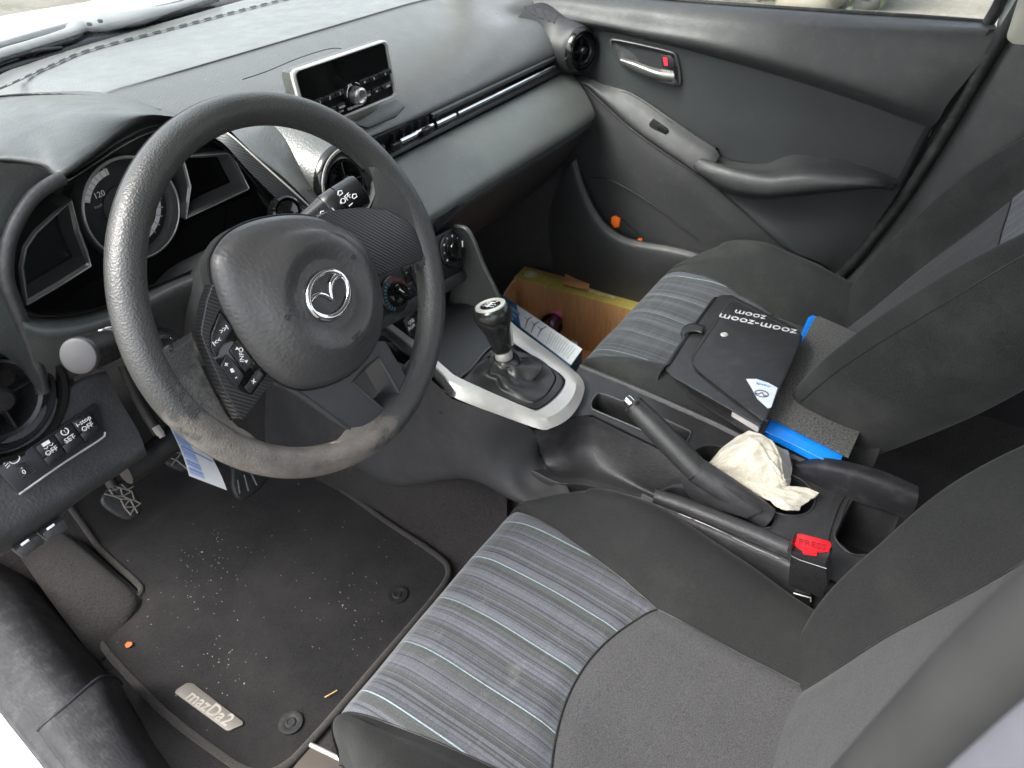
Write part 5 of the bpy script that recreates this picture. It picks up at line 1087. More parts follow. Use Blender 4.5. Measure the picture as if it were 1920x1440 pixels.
# switch strip
ss = [[(1060, 148, .665), (1095, 143, .664), (1130, 158, .662), (1182, 174, .658), (1240, 210, .652), (1300, 252, .648), (1340, 278, .646), (1349, 292, .644)],
      [(1060, 150, .655), (1096, 150, .654), (1130, 168, .650), (1180, 196, .642), (1235, 234, .634), (1290, 270, .630), (1328, 294, .628), (1340, 305, .630)],
      [(1060, 158, .648), (1096, 156, .645), (1130, 182, .640), (1175, 222, .630), (1220, 258, .622), (1262, 286, .618), (1298, 312, .616), (1310, 322, .616)],
      [(1060, 165, .652), (1095, 161, .649), (1127, 190, .645), (1170, 230, .636), (1214, 264, .628), (1256, 293, .624), (1294, 318, .622), (1306, 328, .622)]]
strip = loft('switch_strip', [KX(r) for r in ss], M['door'], dr, n=60, k=6)
loft('strip_return', [KX([(1095, 140, .682), (1130, 155, .680), (1182, 171, .677), (1240, 207, .676), (1300, 249, .676), (1345, 276, .676)]), KX([(1095, 143, .664), (1130, 158, .662), (1182, 174, .658), (1240, 210, .652), (1300, 252, .648), (1340, 278, .646)])], M['door'], dr, n=40, k=3)
swp = [K(a, b, x=.634) for a, b in [(1219, 230), (1226, 222), (1252, 240), (1255, 246), (1249, 255), (1220, 236)]]
wsx = prism('window_switch', [p+np.array([-.006, 0, 0]) for p in swp], (.006, 0, 0), M['void'], strip if False else dr, .001)
prism('switch_rocker', [K(a, b, x=.627) for a, b in [(1236, 233), (1252, 243), (1247, 252), (1232, 242)]], (.002, 0, 0), M['satin'], wsx, .001)
tube('strip_outline', [K(a, b, x=c) for a, b, c in [(1158, 188, .643), (1154, 178, .650), (1162, 172, .656), (1180, 176, .655), (1215, 197, .652), (1262, 232, .645)]], .0008, M['black'], dr, n=30, seg=6)
# lower panel: from the strip line down to the pocket, long seam edge
lo_ = [[(1020, 160, .655), (1060, 165, .652), (1095, 161, .649), (1127, 190, .645), (1170, 230, .636), (1214, 264, .628), (1256, 293, .624), (1294, 318, .622), (1340, 350, .624), (1395, 398, .628), (1450, 446, .632), (1490, 475, .636), (1545, 500, .645)],
       [(1020, 200, .655), (1060, 205, .652), (1090, 210, .648), (1120, 232, .644), (1160, 262, .636), (1200, 292, .628), (1240, 322, .624), (1276, 350, .624), (1320, 385, .626), (1370, 430, .630), (1420, 470, .636), (1460, 500, .640), (1520, 535, .645)],
       [(1020, 300, .665), (1050, 300, .662), (1080, 305, .655), (1105, 318, .650), (1135, 330, .645), (1175, 350, .640), (1215, 380, .636), (1250, 405, .636), (1290, 430, .638), (1340, 470, .64), (1390, 520, .645), (1430, 560, .65), (1490, 590, .65)],
       [(1020, 420, .675), (1040, 420, .672), (1060, 420, .67), (1085, 420, .668), (1110, 425, .665), (1150, 440, .66), (1190, 460, .655), (1225, 480, .652), (1270, 510, .65), (1320, 560, .65), (1370, 610, .65), (1410, 650, .655), (1470, 680, .66)],
       [(1020, 560, .69), (1040, 560, .69), (1060, 560, .69), (1085, 560, .69), (1110, 565, .69), (1150, 580, .685), (1190, 600, .68), (1225, 620, .68), (1270, 650, .68), (1320, 700, .68), (1370, 750, .68), (1410, 790, .68), (1470, 820, .68)]]
loft('lower_panel', [KX(r) for r in lo_], M['door'], dr, n=80, k=7)
tube('panel_seam', KX([(a, b+1, c-.001) for a, b, c in [(1095, 161, .649), (1127, 190, .645), (1170, 230, .636), (1214, 264, .628), (1256, 293, .624), (1294, 318, .622), (1340, 350, .624), (1395, 398, .628), (1450, 446, .632), (1490, 475, .636), (1545, 500, .645)]]), .0016, M['black'], dr, n=80, seg=8)
# armrest grip
ar_ = [[(1345, 288, .676), (1360, 298, .676), (1400, 306, .676), (1440, 306, .676), (1470, 294, .676), (1500, 290, .676), (1570, 298, .676), (1640, 318, .676), (1690, 338, .677)],
       [(1330, 296, .645), (1350, 306, .645), (1395, 318, .645), (1440, 318, .645), (1475, 308, .645), (1505, 303, .648), (1570, 312, .65), (1640, 326, .655), (1684, 342, .668)],
       [(1314, 298, .618), (1340, 306, .612), (1390, 320, .606), (1440, 328, .602), (1480, 326, .600), (1515, 324, .600), (1575, 328, .604), (1640, 334, .615), (1680, 348, .655)],
       [(1303, 306, .612), (1325, 318, .600), (1378, 334, .592), (1432, 344, .588), (1480, 344, .587), (1520, 342, .588), (1580, 342, .592), (1640, 344, .606), (1678, 352, .650)],
       [(1300, 313, .614), (1320, 330, .603), (1366, 352, .594), (1425, 364, .590), (1480, 362, .590), (1525, 358, .592), (1585, 354, .597), (1642, 351, .610), (1676, 355, .652)],
       [(1306, 324, .624), (1330, 342, .622), (1368, 364, .618), (1422, 373, .616), (1480, 369, .616), (1530, 364, .618), (1588, 358, .622), (1644, 354, .63), (1674, 357, .66)]]
loft('armrest', [KX(r) for r in ar_], M['door'], dr, n=60, k=7)
# insert below the armrest
ui = [[(1306, 322, .640), (1330, 340, .640), (1368, 362, .64), (1422, 371, .642), (1480, 367, .645), (1530, 362, .65), (1588, 356, .655), (1644, 352, .66), (1690, 350, .67)],
      [(1340, 352, .634), (1365, 372, .636), (1400, 392, .64), (1440, 405, .645), (1490, 405, .65), (1535, 402, .655), (1580, 400, .66), (1620, 400, .665), (1655, 402, .67)],
      [(1390, 396, .632), (1410, 412, .634), (1435, 428, .638), (1465, 438, .645), (1500, 440, .65), (1535, 440, .655), (1570, 445, .66), (1595, 450, .665), (1620, 455, .67)],
      [(1450, 447, .634), (1465, 458, .636), (1482, 468, .640), (1500, 478, .646), (1520, 485, .65), (1535, 492, .655), (1550, 500, .66), (1560, 508, .665), (1575, 515, .67)]]
loft('lower_insert', [KX(r) for r in ui], bpy.data.materials['insert_trim'], dr, n=60, k=6)
# rear edge of the door trim, down the pillar side
re = [(1868, 55, .676), (1840, 108, .676), (1780, 195, .676), (1742, 250, .676), (1700, 330, .677), (1660, 400, .677), (1600, 480, .677), (1560, 520, .677)]
loft('trim_rear_edge', [KX([(a-14, b, c-.008) for a, b, c in re]), KX([(a, b, c) for a, b, c in re]), KX([(a+8, b, c+.03) for a, b, c in re])], M['door'], dr, n=60, k=3)
# door pocket: a pouch with a thick lip, standing proud of the lower panel
lipl = [(1078, 300), (1088, 338), (1102, 374), (1122, 410), (1143, 434), (1170, 450), (1205, 459), (1250, 466), (1300, 478), (1360, 500)]
lx_ = [.640, .630, .622, .616, .613, .612, .612, .613, .616, .622]
def LP(dx, dy, ddx): return [K(a+dx, b+dy, x=c+ddx) for (a, b), c in zip(lipl, lx_)]
loft('door_pocket', [LP(5, -6, .016), LP(3, -4, .004), LP(0, 0, 0), LP(-10, 10, -.006), LP(-28, 40, -.004), LP(-48, 100, .010), LP(-60, 200, .04)], M['door'], dr, n=60, k=6)
tube('pocket_crease', [K(a, b, x=c) for a, b, c in [(1108, 334, .640), (1130, 334, .638), (1160, 345, .634), (1210, 375, .630), (1260, 410, .630), (1310, 450, .632)]], .0012, M['black'], dr, n=40, seg=6)
prism('door_shell', [(.708, .46, .02), (.708, .46, .70), (.708, .20, .765), (.708, -.46, .795), (.708, -.50, .78), (.708, -.40, .30), (.708, -.34, .02)], (.02, 0, 0), M['black'], dr, .002)
# bottle-shaped crease lines on the kick panel
kick = thing('kick_panel', 'dark side trim of the passenger footwell', 'trim panel', (.66, .45, .2)) if False else None
# door handle: recess cup, silver lever, lock tab
hp = [(1143, 78), (1146, 72), (1156, 70), (1220, 84), (1262, 95), (1272, 104), (1277, 128), (1279, 155), (1272, 161), (1258, 160), (1215, 146), (1180, 130), (1160, 112), (1150, 92)]
Hp = np.array([K(a, b, x=.678) for a, b in hp])
hf = ringloft('handle_surround', [Hp+DX*.0, inset(Hp, .001, DX, DX*.005), inset(Hp, .0045, DX, DX*.006), inset(Hp, .0065, DX, DX*.003)], M['door'], dr, 100)
ringloft('handle_cup', [inset(Hp, .0062, DX, DX*.0035), inset(Hp, .010, DX, -DX*.0), inset(Hp, .016, DX, -DX*.002)], M['dark'], dr, 80, caplast=True)
tube('handle_chrome_line', [K(a, b, x=.6715) for a, b in [(1147, 90), (1146, 79), (1153, 75), (1200, 84), (1255, 97), (1266, 104), (1270, 125)]], .0016, M['silverd'], dr, n=50, seg=8)
hl_ = [[(1162, 108, .668), (1180, 112, .662), (1205, 120, .658), (1230, 128, .657), (1262, 133, .662)], [(1163, 112, .660), (1182, 119, .655), (1206, 128, .650), (1232, 137, .649), (1264, 142, .656)], [(1168, 120, .662), (1188, 130, .657), (1212, 140, .652), (1236, 147, .651), (1262, 151, .657)], [(1175, 124, .668), (1192, 134, .664), (1215, 144, .660), (1238, 151, .659), (1258, 154, .664)]]
hlv = loft('handle_lever', [KX(r) for r in hl_], simple('handle_silver', (.30, .30, .29), .3, .8), dr, n=30, k=5)
lk = prism('lock_tab', [K(a, b, x=.664) for a, b in [(1240, 102), (1258, 103), (1265, 112), (1265, 128), (1246, 128), (1241, 120)]], DX*.004, M['satin'], dr, .0015)
prism('red_mark', [K(a, b, x=.6598) for a, b in [(1243, 107), (1251, 108), (1252, 123), (1246, 123)]], DX*.0004, simple('lock_red', (.75, .02, .05), .4, **{}), lk)
# glass, seal and frame of the door window
sheet('window_glass', np.array([[p for p in cr([(.715, .40, .755), (.715, .2, .785), (.715, -.1, .80), (.715, -.50, .815)], 20)], [p for p in cr([(.67, .40, .80), (.66, .2, .95), (.60, -.1, 1.12), (.58, -.50, 1.14)], 20)]]), M['glass'], dr)
tube('window_seal', [K(a, b, x=.711) for a, b in [(1130, -14), (1250, -3), (1300, 3), (1450, 14), (1600, 24), (1740, 33), (1856, 42)]], .0042, M['rubber'], dr, n=50, seg=10)
tube('window_frame', [K(1852, 45, x=.705), K(1872, 10, x=.705), K(1890, -30, x=.70), K(1912, -80, x=.69)], .0095, M['rubber'], dr, n=20, seg=12)
loft('sail_panel', [KX([(975, -60, .70), (985, -20, .69), (1000, 10, .675), (1040, 36, .672)]), KX([(1010, -80, .70), (1040, -40, .70), (1080, -10, .69), (1120, 10, .68)])], M['satin'], dr, n=20, k=3)
# ---------------------------------------------------------------- right-hand pillar and its seal (part of the shell)
loft('pillar_paint', [KX([(1878, 66, .70), (1885, 40, .70), (1905, 0, .70), (1930, -50, .69)]), KX([(1868, 62, .71), (1872, 35, .71), (1890, 0, .71), (1915, -50, .70)])], simple('pillar_paint_mat', (.55, .60, .60), .3), body, n=20, k=2)
seal = [(1945, -60), (1925, -10), (1895, 42), (1868, 85), (1842, 128), (1806, 190), (1768, 255), (1728, 320), (1690, 378), (1650, 430), (1605, 486), (1562, 532), (1520, 575)]
tube('pillar_seal', [K(a, b, x=.668) for a, b in seal], .0105, M['rubber'], body, n=80, seg=16)
loft('pillar_lower_trim', [KX([(1935, -10, .675), (1905, 45, .675), (1858, 125, .675), (1790, 240, .675), (1715, 355, .675), (1630, 470, .675), (1560, 545, .67)]), KX([(1970, 20, .66), (1930, 75, .66), (1885, 140, .655), (1830, 250, .65), (1760, 380, .645), (1680, 480, .64), (1580, 570, .64)]),
      KX([(2010, 60, .655), (1990, 120, .652), (1960, 190, .645), (1920, 300, .635), (1820, 430, .63), (1740, 540, .62), (1640, 640, .62)]), KX([(2100, 60, .67), (2090, 150, .67), (2060, 260, .665), (2020, 400, .66), (1950, 560, .66), (1900, 680, .66), (1850, 760, .66)])], M['door'], body, n=50, k=6)
loft('pillar_upper_trim', [KX([(1899, 82, .648), (1888, 70, .648), (1896, 40, .648), (1912, -10, .645), (1930, -60, .64)]), KX([(1925, 84, .645), (1922, 60, .642), (1930, 30, .642), (1945, -10, .64), (1960, -60, .63)]), KX([(2050, 90, .65), (2050, 60, .65), (2050, 30, .65), (2050, -10, .65), (2050, -60, .64)])], M['beige'], body, n=30, k=4)
prism('pillar_inner', [(.716, -.28, .0), (.716, -.36, .32), (.716, -.45, .72), (.716, -.49, .79), (.716, -.75, .79), (.716, -.75, .0)], (.02, 0, 0), M['black'], body, .002)
# near driver-side pillar edge, close to the lens
nb = [(1500, 1500), (1600, 1400), (1700, 1300), (1800, 1205), (1900, 1118), (2000, 1035), (2120, 940)]
tube('near_pillar_seal', [K(a+52, b+50, x=-.60) for a, b in nb], .0135, M['softrubber'], body, n=50, seg=18)
tube('near_seal_lip', [K(a+96, b+90, x=-.603) for a, b in nb], .0055, M['softrubber'], body, n=50, seg=12)
loft('near_pillar', [[K(a+84, b+78, x=-.604) for a, b in nb], [K(a+140, b+130, x=-.615) for a, b in nb], [K(a+260, b+240, x=-.63) for a, b in nb], [K(a+420, b+400, x=-.64) for a, b in nb]], simple('shaded_white_paint', (.10, .104, .122), .5), body, n=40, k=4)  # white body paint with its bluish shade put into the colour
prism('outer_side_panel', [(.74, 1.0, -.05), (.74, .15, -.05), (.74, .15, .78), (.74, 1.0, .78)], (.01, 0, 0), M['black'], body, .002)
prism('firewall', [(-.74, 1.0, -.05), (.74, 1.0, -.05), (.74, 1.0, .76), (-.74, 1.0, .76)], (0, .01, 0), M['black'], body, .002)
loft('kick_panel', [[(.66, .90, .05), (.655, .60, .05), (.65, .38, .05), (.655, .20, .05)], [(.66, .90, .25), (.65, .60, .25), (.64, .42, .25), (.655, .28, .25)], [(.67, .90, .5), (.66, .60, .5), (.65, .40, .5), (.66, .26, .5)], [(.68, .90, .7), (.67, .60, .7), (.665, .40, .7), (.67, .26, .7)]], M['dark'], body, n=24, k=5)
# ---------------------------------------------------------------- floor mat
fm = thing('floor_mat', 'dusty black driver floor mat with bound edge and metal name badge', 'floor mat', (-.35, .35, 0))
mp_ = [(-.435, .84), (-.437, .73), (-.455, .60), (-.464, .49), (-.475, .466), (-.505, .463), (-.545, .462), (-.566, .445), (-.578, .40), (-.592, .25), (-.590, .13), (-.582, .06), (-.555, .03), (-.50, .022), (-.35, .02), (-.2, .02), (-.145, .035), (-.128, .09), (-.116, .21), (-.102, .32), (-.097, .45), (-.11, .65), (-.12, .84)]
def matz(x, y): return .010+max(0, y-.62)*.9+.0025*math.sin(9*x+4*y)*math.sin(7*y+2*x)
mo = cr([(x, y, 0) for x, y in mp_], 260, True)
nx_, ny_ = 90, 130; V = []; F = []; idx = {}
def inside(x, y):
    c = False; n = len(mo)
    for i in range(n):
        x1, y1 = mo[i][:2]; x2, y2 = mo[i-1][:2]
        if (y1 > y) != (y2 > y) and x < (x2-x1)*(y-y1)/(y2-y1)+x1: c = not c
    return c
bm = bmesh.new(); vs = [bm.verts.new((p[0]+.35, p[1]-.35, 0)) for p in mo]; bm.faces.new(vs)
for i in range(1, 40):
    x_ = -.6+i*.0128; bmesh.ops.bisect_plane(bm, geom=bm.verts[:]+bm.edges[:]+bm.faces[:], plane_co=(x_+.35, 0, 0), plane_no=(1, 0, 0))
for i in range(1, 52):
    y_ = .02+i*.016; bmesh.ops.bisect_plane(bm, geom=bm.verts[:]+bm.edges[:]+bm.faces[:], plane_co=(0, y_-.35, 0), plane_no=(0, 1, 0))
for v in bm.verts: v.co.z = matz(v.co.x-.35, v.co.y+.35)
bmesh.ops.recalc_face_normals(bm, faces=bm.faces)
me = bpy.data.meshes.new('carpet'); bm.to_mesh(me); bm.free(); me.materials.append(M['mat']); me.polygons.foreach_set('use_smooth', [True]*len(me.polygons))
o = bpy.data.objects.new('carpet', me); link(o, fm)
if o.data.polygons[0].normal.z < 0: o.data.flip_normals()
tube('bound_edge', [(p[0], p[1], matz(p[0], p[1])-.001) for p in mo], .0058, carpet('edge_binding', (.045, .042, .039), .3, 500, .6), fm, seg=12, closed=True)
bd = [K(a, b, z=.0118) for a, b in [(328, 1300), (331, 1294), (351, 1281), (362, 1282), (456, 1354), (456, 1359), (430, 1371), (424, 1370)]]
brush = simple('badge_metal', (.15, .14, .125), .5, .3)
bg_ = prism('name_badge', bd, (0, 0, .0016), brush, fm, .0004, 2, .003)
bX = K(436, 1357, z=.013)-K(344, 1294, z=.013); bY = K(400, 1322, z=.013)-K(385, 1332, z=.013)
text('badge_lettering', 'mazDa2', (K(392, 1327, z=.0136)), bX, bY, .0275, simple('badge_letters', (.42, .39, .34), .4, .4), bg_, .0004, shear=.15, bold=.0004)
for (a, b) in ((545, 1355), (745, 1115)):
    c = K(a, b, z=.012); lathe('fastener', [(.0185, -.001), (.018, .0012), (.011, .002), (.009, .0012), (.0075, .003), (.005, .0032), (.0045, .002), (0, .002)], c, (0, 0, 1), M['rubber'], fm, 32)
# crumbs and grit: far too many to count
V = []; F = []
def crumb(c, s, flat=.5, el=1.):
    k = len(V); a = rng.uniform(0, math.pi); ca, sa = math.cos(a), math.sin(a)
    for x, y, z in ((1, 0, 0), (0, 1, 0), (-1, 0, 0), (0, -1, 0), (0, 0, 1)):
        x *= s*el; y *= s; V.append((c[0]+x*ca-y*sa, c[1]+x*sa+y*ca, c[2]+z*s*flat))
    for f in ((0, 1, 4), (1, 2, 4), (2, 3, 4), (3, 0, 4)): F.append(tuple(k+i for i in f))
for i in range(230):
    cx_, cy_ = [(-.47, .32), (-.40, .38), (-.35, .45), (-.25, .25), (-.50, .22), (-.3, .12)][i % 6]
    x, y = (rng.normal(cx_, .035), rng.normal(cy_, .04)) if i % 3 else (rng.normal(cx_, .11), rng.normal(cy_, .12))
    if -.585 < x < -.125 and .03 < y < .6: crumb((x, y, matz(x, y)), rng.uniform(.0003, .0008)+(rng.random()>.96)*.0009, .5, rng.uniform(1, 2.6))
crm = mk('crumbs', V, F, simple('crumb_pale', (.36, .32, .26), .8), None, False); tag(crm, 'pale crumbs and grit scattered over the driver floor mat', 'crumbs', None, 'stuff')
lf = mk('leaf_flake', [K(a, b, z=.0145) for a, b in [(234, 1210), (239, 1204), (247, 1204), (248, 1209), (242, 1214), (237, 1215)]], [tuple(range(6))], simple('leaf_orange', (.55, .13, .03), .7), None, False)
lf.modifiers.new('s', 'SOLIDIFY').thickness = .0008; tag(lf, 'tiny orange leaf flake lying near the left edge of the mat', 'leaf')
tw = tube('straw_twig', [K(609, 1307, z=.013), K(620, 1301, z=.015), K(632, 1294, z=.013)], .0009, simple('straw', (.55, .33, .15), .7), None, seg=6); tag(tw, 'short straw-coloured twig near the rear right of the mat', 'twig')
# ---------------------------------------------------------------- pedals
ridge = simple('pedal_dust', (.16, .145, .125), .7)
def pedal(name, label, out, C, lines, arm):
    nn = np.array([0, -.82, .57]); p = thing(name, label, 'pedal', C, 'foot pedals under the dashboard')
    pts = [KP(a, b, C, nn) for a, b in out]
    pad = prism('pedal_pad', pts, -nn*.012, M['rubber'], p, .004, 3, .012)
    for l in lines: tube('tread_line', [KP(a, b, C+nn*.0008, nn) for a, b in l], .0013, ridge, pad, seg=6)
    tube('pedal_arm', [np.mean(pts, 0)-nn*.012, np.mean(pts, 0)+np.array(arm)*.5-nn*.03, np.mean(pts, 0)+np.array(arm)], .009, M['black'], p, n=12)
    return p
pedal('clutch_pedal', 'leftmost pedal with a worn diamond tread, below the dash corner', [(186, 940), (206, 912), (236, 898), (252, 916), (268, 948), (264, 968), (241, 976), (212, 962)], K(232, 938, y=.43),
      [[(205, 917), (213, 930), (226, 935), (233, 950), (246, 966)], [(214, 911), (226, 915), (230, 930), (244, 936), (258, 962)], [(228, 908), (238, 918), (247, 921), (252, 938), (264, 944)], [(196, 926), (213, 930)], [(208, 920), (226, 915), (238, 918), (250, 912)], [(213, 930), (230, 930), (247, 921)], [(226, 935), (244, 936), (252, 938)], [(233, 950), (244, 936)], [(233, 950), (253, 951), (264, 944)], [(244, 965), (253, 951)]], (.02, .05, .22))
pedal('brake_pedal', 'middle pedal, half hidden behind the hanging paper tag', [(302, 858), (322, 838), (350, 835), (364, 866), (350, 886), (322, 876)], K(335, 862, y=.42), [[(310, 855), (330, 862), (352, 880)], [(318, 845), (340, 850), (358, 868)], [(310, 862), (330, 843)], [(322, 872), (345, 843)]], (.0, .05, .22))
pedal('accelerator_pedal', 'ribbed accelerator pedal just below the rim of the wheel', [(438, 860), (436, 912), (446, 934), (460, 938), (484, 922), (512, 890), (500, 850)], K(468, 900, y=.36), [[(446, 900), (450, 925)], [(458, 890), (466, 920)], [(470, 885), (482, 910)]], (.0, .08, .20))
# ---------------------------------------------------------------- paper tag hanging under the column
tg = thing('paper_tag', 'white paper tag with pale blue printed boxes hanging under the steering column', 'tag', K(350, 830, y=.12))
def TG(u, v):
    a = K(318, 800, y=.13); b = K(386, 838, y=.12); c = K(425, 919, y=.09); e = K(354, 892, y=.10); p = (a*(1-u)+b*u)*(1-v)+(e*(1-u)+c*u)*v; return p+np.array([0, -.004*math.sin(v*3), 0])
paper = simple('paper', (.80, .80, .80), .7); blu = simple('pale_blue_print', (.40, .50, .78), .7); blk = simple('blue_lines', (.22, .30, .55), .7)
pg = sheet('paper', [[TG(u, v) for u in np.linspace(0, 1, 8)] for v in np.linspace(0, 1, 14)], paper, tg)
def offp(f, dy=-.0006): return lambda u, v: f(u, v)+np.array([0, dy, 0])
T2 = offp(TG)
for j, (v0, v1, u0, u1) in enumerate([(.06, .30, .04, .42), (.36, .56, .04, .42), (.60, .74, .04, .42), (.78, .92, .04, .42), (.06, .14, .5, .95)]):
    sheet('printed_box', [[T2(u, v) for u in np.linspace(u0, u1, 4)] for v in np.linspace(v0, v1, 4)], blu, pg)
T3 = offp(TG, -.0009)
for v in (.10, .16, .22, .33, .345, .42, .48, .64, .70, .82): tube('printed_line', [T3(.06, v), T3(.38 if v not in (.33, .345) else .92, v)], .0004, blk, pg, seg=5)
tube('tag_string', [TG(.3, .02), TG(.3, .02)+np.array([0, .02, .05])], .0008, M['white'], tg, seg=6)
# ---------------------------------------------------------------- seat-belt buckle by the driver's cushion
bk = thing('seat_belt_buckle', 'black seat belt buckle with red PRESS button beside the driver cushion', 'buckle', K(1510, 1150, x=-.11))
ztop = K(1520, 1030, x=-.115)[2]; bx0 = K(1520, 1030, z=ztop)
bd2 = [K(a, b, z=ztop-.002) for a, b in [(1480, 1018), (1490, 1003), (1500, 1002), (1556, 1017), (1562, 1028), (1556, 1046), (1540, 1056), (1486, 1040)]]
prism('buckle_top', bd2, (0, 0, -.015), M['satin'], bk, .002, 2)
body_ = [K(a, b, x=-.132) for a, b in [(1483, 1020), (1486, 1036), (1548, 1056), (1552, 1100), (1540, 1122), (1478, 1098)]]
prism('buckle_body', body_, (.022, 0, 0), M['satin'], bk, .003, 2)
tube('body_seam', [K(a, b, x=-.1335) for a, b in [(1484, 1042), (1500, 1050), (1550, 1066)]], .0007, M['silverd'], bk, seg=6)
tube('body_seam', [K(a, b, x=-.1335) for a, b in [(1478, 1030), (1484, 1041)]], .0007, M['silverd'], bk, seg=6)
rd = prism('press_button', [K(a, b, z=ztop+.001) for a, b in [(1487, 1015), (1494, 1006), (1502, 1006), (1554, 1020), (1558, 1028), (1552, 1040), (1532, 1040), (1530, 1046), (1506, 1041), (1503, 1034), (1488, 1024)]], (0, 0, .006), M['red'], bk, .0015, 2)
prX = K(1545, 1030, z=ztop)-K(1500, 1019, z=ztop); prY = K(1522, 1005, z=ztop)-K(1520, 1025, z=ztop)
text('print', 'PRESS', K(1523, 1021, z=ztop+.0075), prX, prY, .0125, simple('dark_red', (.22, .01, .01), .5), rd, .0003)
prism('buckle_stalk', [K(a, b, x=-.118) for a, b in [(1490, 1108), (1520, 1116), (1516, 1160), (1508, 1166), (1490, 1162)]], (.012, 0, 0), M['black'], bk, .002)
tube('stalk_clip', [K(1488, 1112, x=-.130), K(1520, 1121, x=-.130), K(1520, 1128, x=-.130)], .0009, M['silver'], bk, seg=6)
# seat frame bits seen between cushion and console, and at the front rail
dS = dseat[0]
prism('frame_bracket', [K(a, b, z=.16) for a, b in [(1476, 1165), (1545, 1158), (1545, 1172), (1480, 1178)]], (0, 0, .012), M['black'], dS, .002)
prism('frame_cover', [K(a, b, z=.15) for a, b in [(1480, 1176), (1540, 1172), (1545, 1240), (1515, 1225)]], (0, 0, -.01), M['sill'], dS, .003)
ru = simple('rusty_steel', (.06, .05, .042), .75, .2)
prism('rail_end', [K(a, b, z=.045) for a, b in [(588, 1394), (652, 1428), (652, 1470), (540, 1450), (560, 1425)]], (0, 0, -.012), ru, dS, .002)
tube('rail_edge', [K(582, 1396, z=.047), K(640, 1424, z=.047), K(660, 1450, z=.047)], .0035, M['silver'], dS, seg=10)
# ---------------------------------------------------------------- cardboard box in the passenger footwell
bx = thing('cardboard_box', 'open brown cardboard box with gold outer face on the passenger floor', 'box', (.5, .25, 0))
def cardb(name, col, s=220):
    m, t, b, tc = _m(name); mp = N(t, 'ShaderNodeMapping'); mp.inputs['Scale'].default_value = (20, s, 20); t.links.new(tc.outputs['Object'], mp.inputs[0])
    f = noise(t, tc, 1, 3, .6, mp.outputs[0]); t.links.new(ramp(t, f, [(.3, tuple(x*.8 for x in col)), (.7, tuple(x*1.15 for x in col))]), b.inputs['Base Color']); b.inputs['Roughness'].default_value = .8; bump(t, b, f, .2, .001); return m
cb = cardb('cardboard', (.55, .28, .12)); gd_ = cardb('gold_card', (.50, .40, .10)); gd_.node_tree.nodes['Principled BSDF'].inputs['Roughness'].default_value = .4
cbl = simple('torn_card_edge', (.58, .36, .20), .9)
zt = .165
A1 = K(963, 521, z=zt); A2 = K(1134, 568, z=zt); A3 = K(984, 500, z=zt); A4 = K(1154, 546, z=zt)
ex = A2-A1; L_ = np.linalg.norm(ex); ex /= L_
A2 = A1+ex*(L_+.10); A4 = A3+ex*(np.linalg.norm(A4-A3)+.10); ez = np.array([0, 0, 1.])
dn = np.array([0, 0, -(zt-.012)])
back = prism('back_panel', [A1, A2, A2+dn, A1+dn], (A3-A1)*.06, cb, bx, .0004)
gl2 = prism('gold_lip', [A1+ez*.001, A2+ez*.001, A4+ez*.001, A3+ez*.001], (0, 0, -.003), gd_, bx, .0006)
prism('outer_panel', [A3, A4, A4+dn, A3+dn], (A3-A1)*.05, gd_, bx, .0004)
E1 = K(946, 552, z=zt-.015); E2 = K(965, 525, z=zt); E1b = E1+np.array([-.02, 0, 0])
prism('end_panel', [E2, E1*.5+E2*.5+ez*.004, E1, E1+(E1-E2)*.4-ez*.01, E1+(E1-E2)*.4+np.array([0, 0, -(zt-.03)]), E2+dn], np.array([0, .003, 0]), cb, bx, .0006)
tube('torn_edge', [E2, E2*.7+E1*.3+ez*.003, E2*.3+E1*.7+ez*.002, E1, E1+(E1-E2)*.4-ez*.01], .0026, cbl, bx, n=30, seg=8)
wdt = np.array([-.19, 0, 0])
prism('box_bottom', [A1+dn, A2+dn, A2+dn+wdt, A1+dn+wdt], (0, 0, .003), cb, bx, .0004)
fl_ = [K(a, b, z=zt+.01) for a, b in [(1056, 533), (1060, 515), (1066, 512), (1100, 523), (1106, 528), (1104, 545)]]
prism('torn_flap', fl_, (0, 0, .003), cb, bx, .0006); tube('torn_edge', fl_[1:5], .002, cbl, bx, seg=8)
prism('hand_hole', [K(a, b, z=.03) for a, b in [(1057, 592), (1097, 606), (1096, 622), (1060, 612)]], (0, 0, .004), M['void'], bx, .0005)
cs_ = K(995, 514, z=zt+.0025); gX = ex; gY = np.array([1., 0, 0])
lathe('round_seal', [(.016, 0), (.0155, .0004), (.0125, .0004), (.012, 0)], cs_, (0, 0, 1), simple('seal_print', (.70, .68, .5), .6), gl2, 32, cap=False)
lathe('seal_centre', [(.0095, .0), (.009, .0004), (0, .0004)], cs_, (0, 0, 1), bpy.data.materials['seal_print'], gl2, 28)
text('box_print', 'eurofruits', K(1125, 551, z=zt+.0025), -ex, -(A3-A1), .019, bpy.data.materials['seal_print'], gl2, bold=.0004); text('box_print', 'SWEET HARVEST', K(1135, 541, z=zt+.0025), -ex, -(A3-A1), .008, bpy.data.materials['seal_print'], gl2)
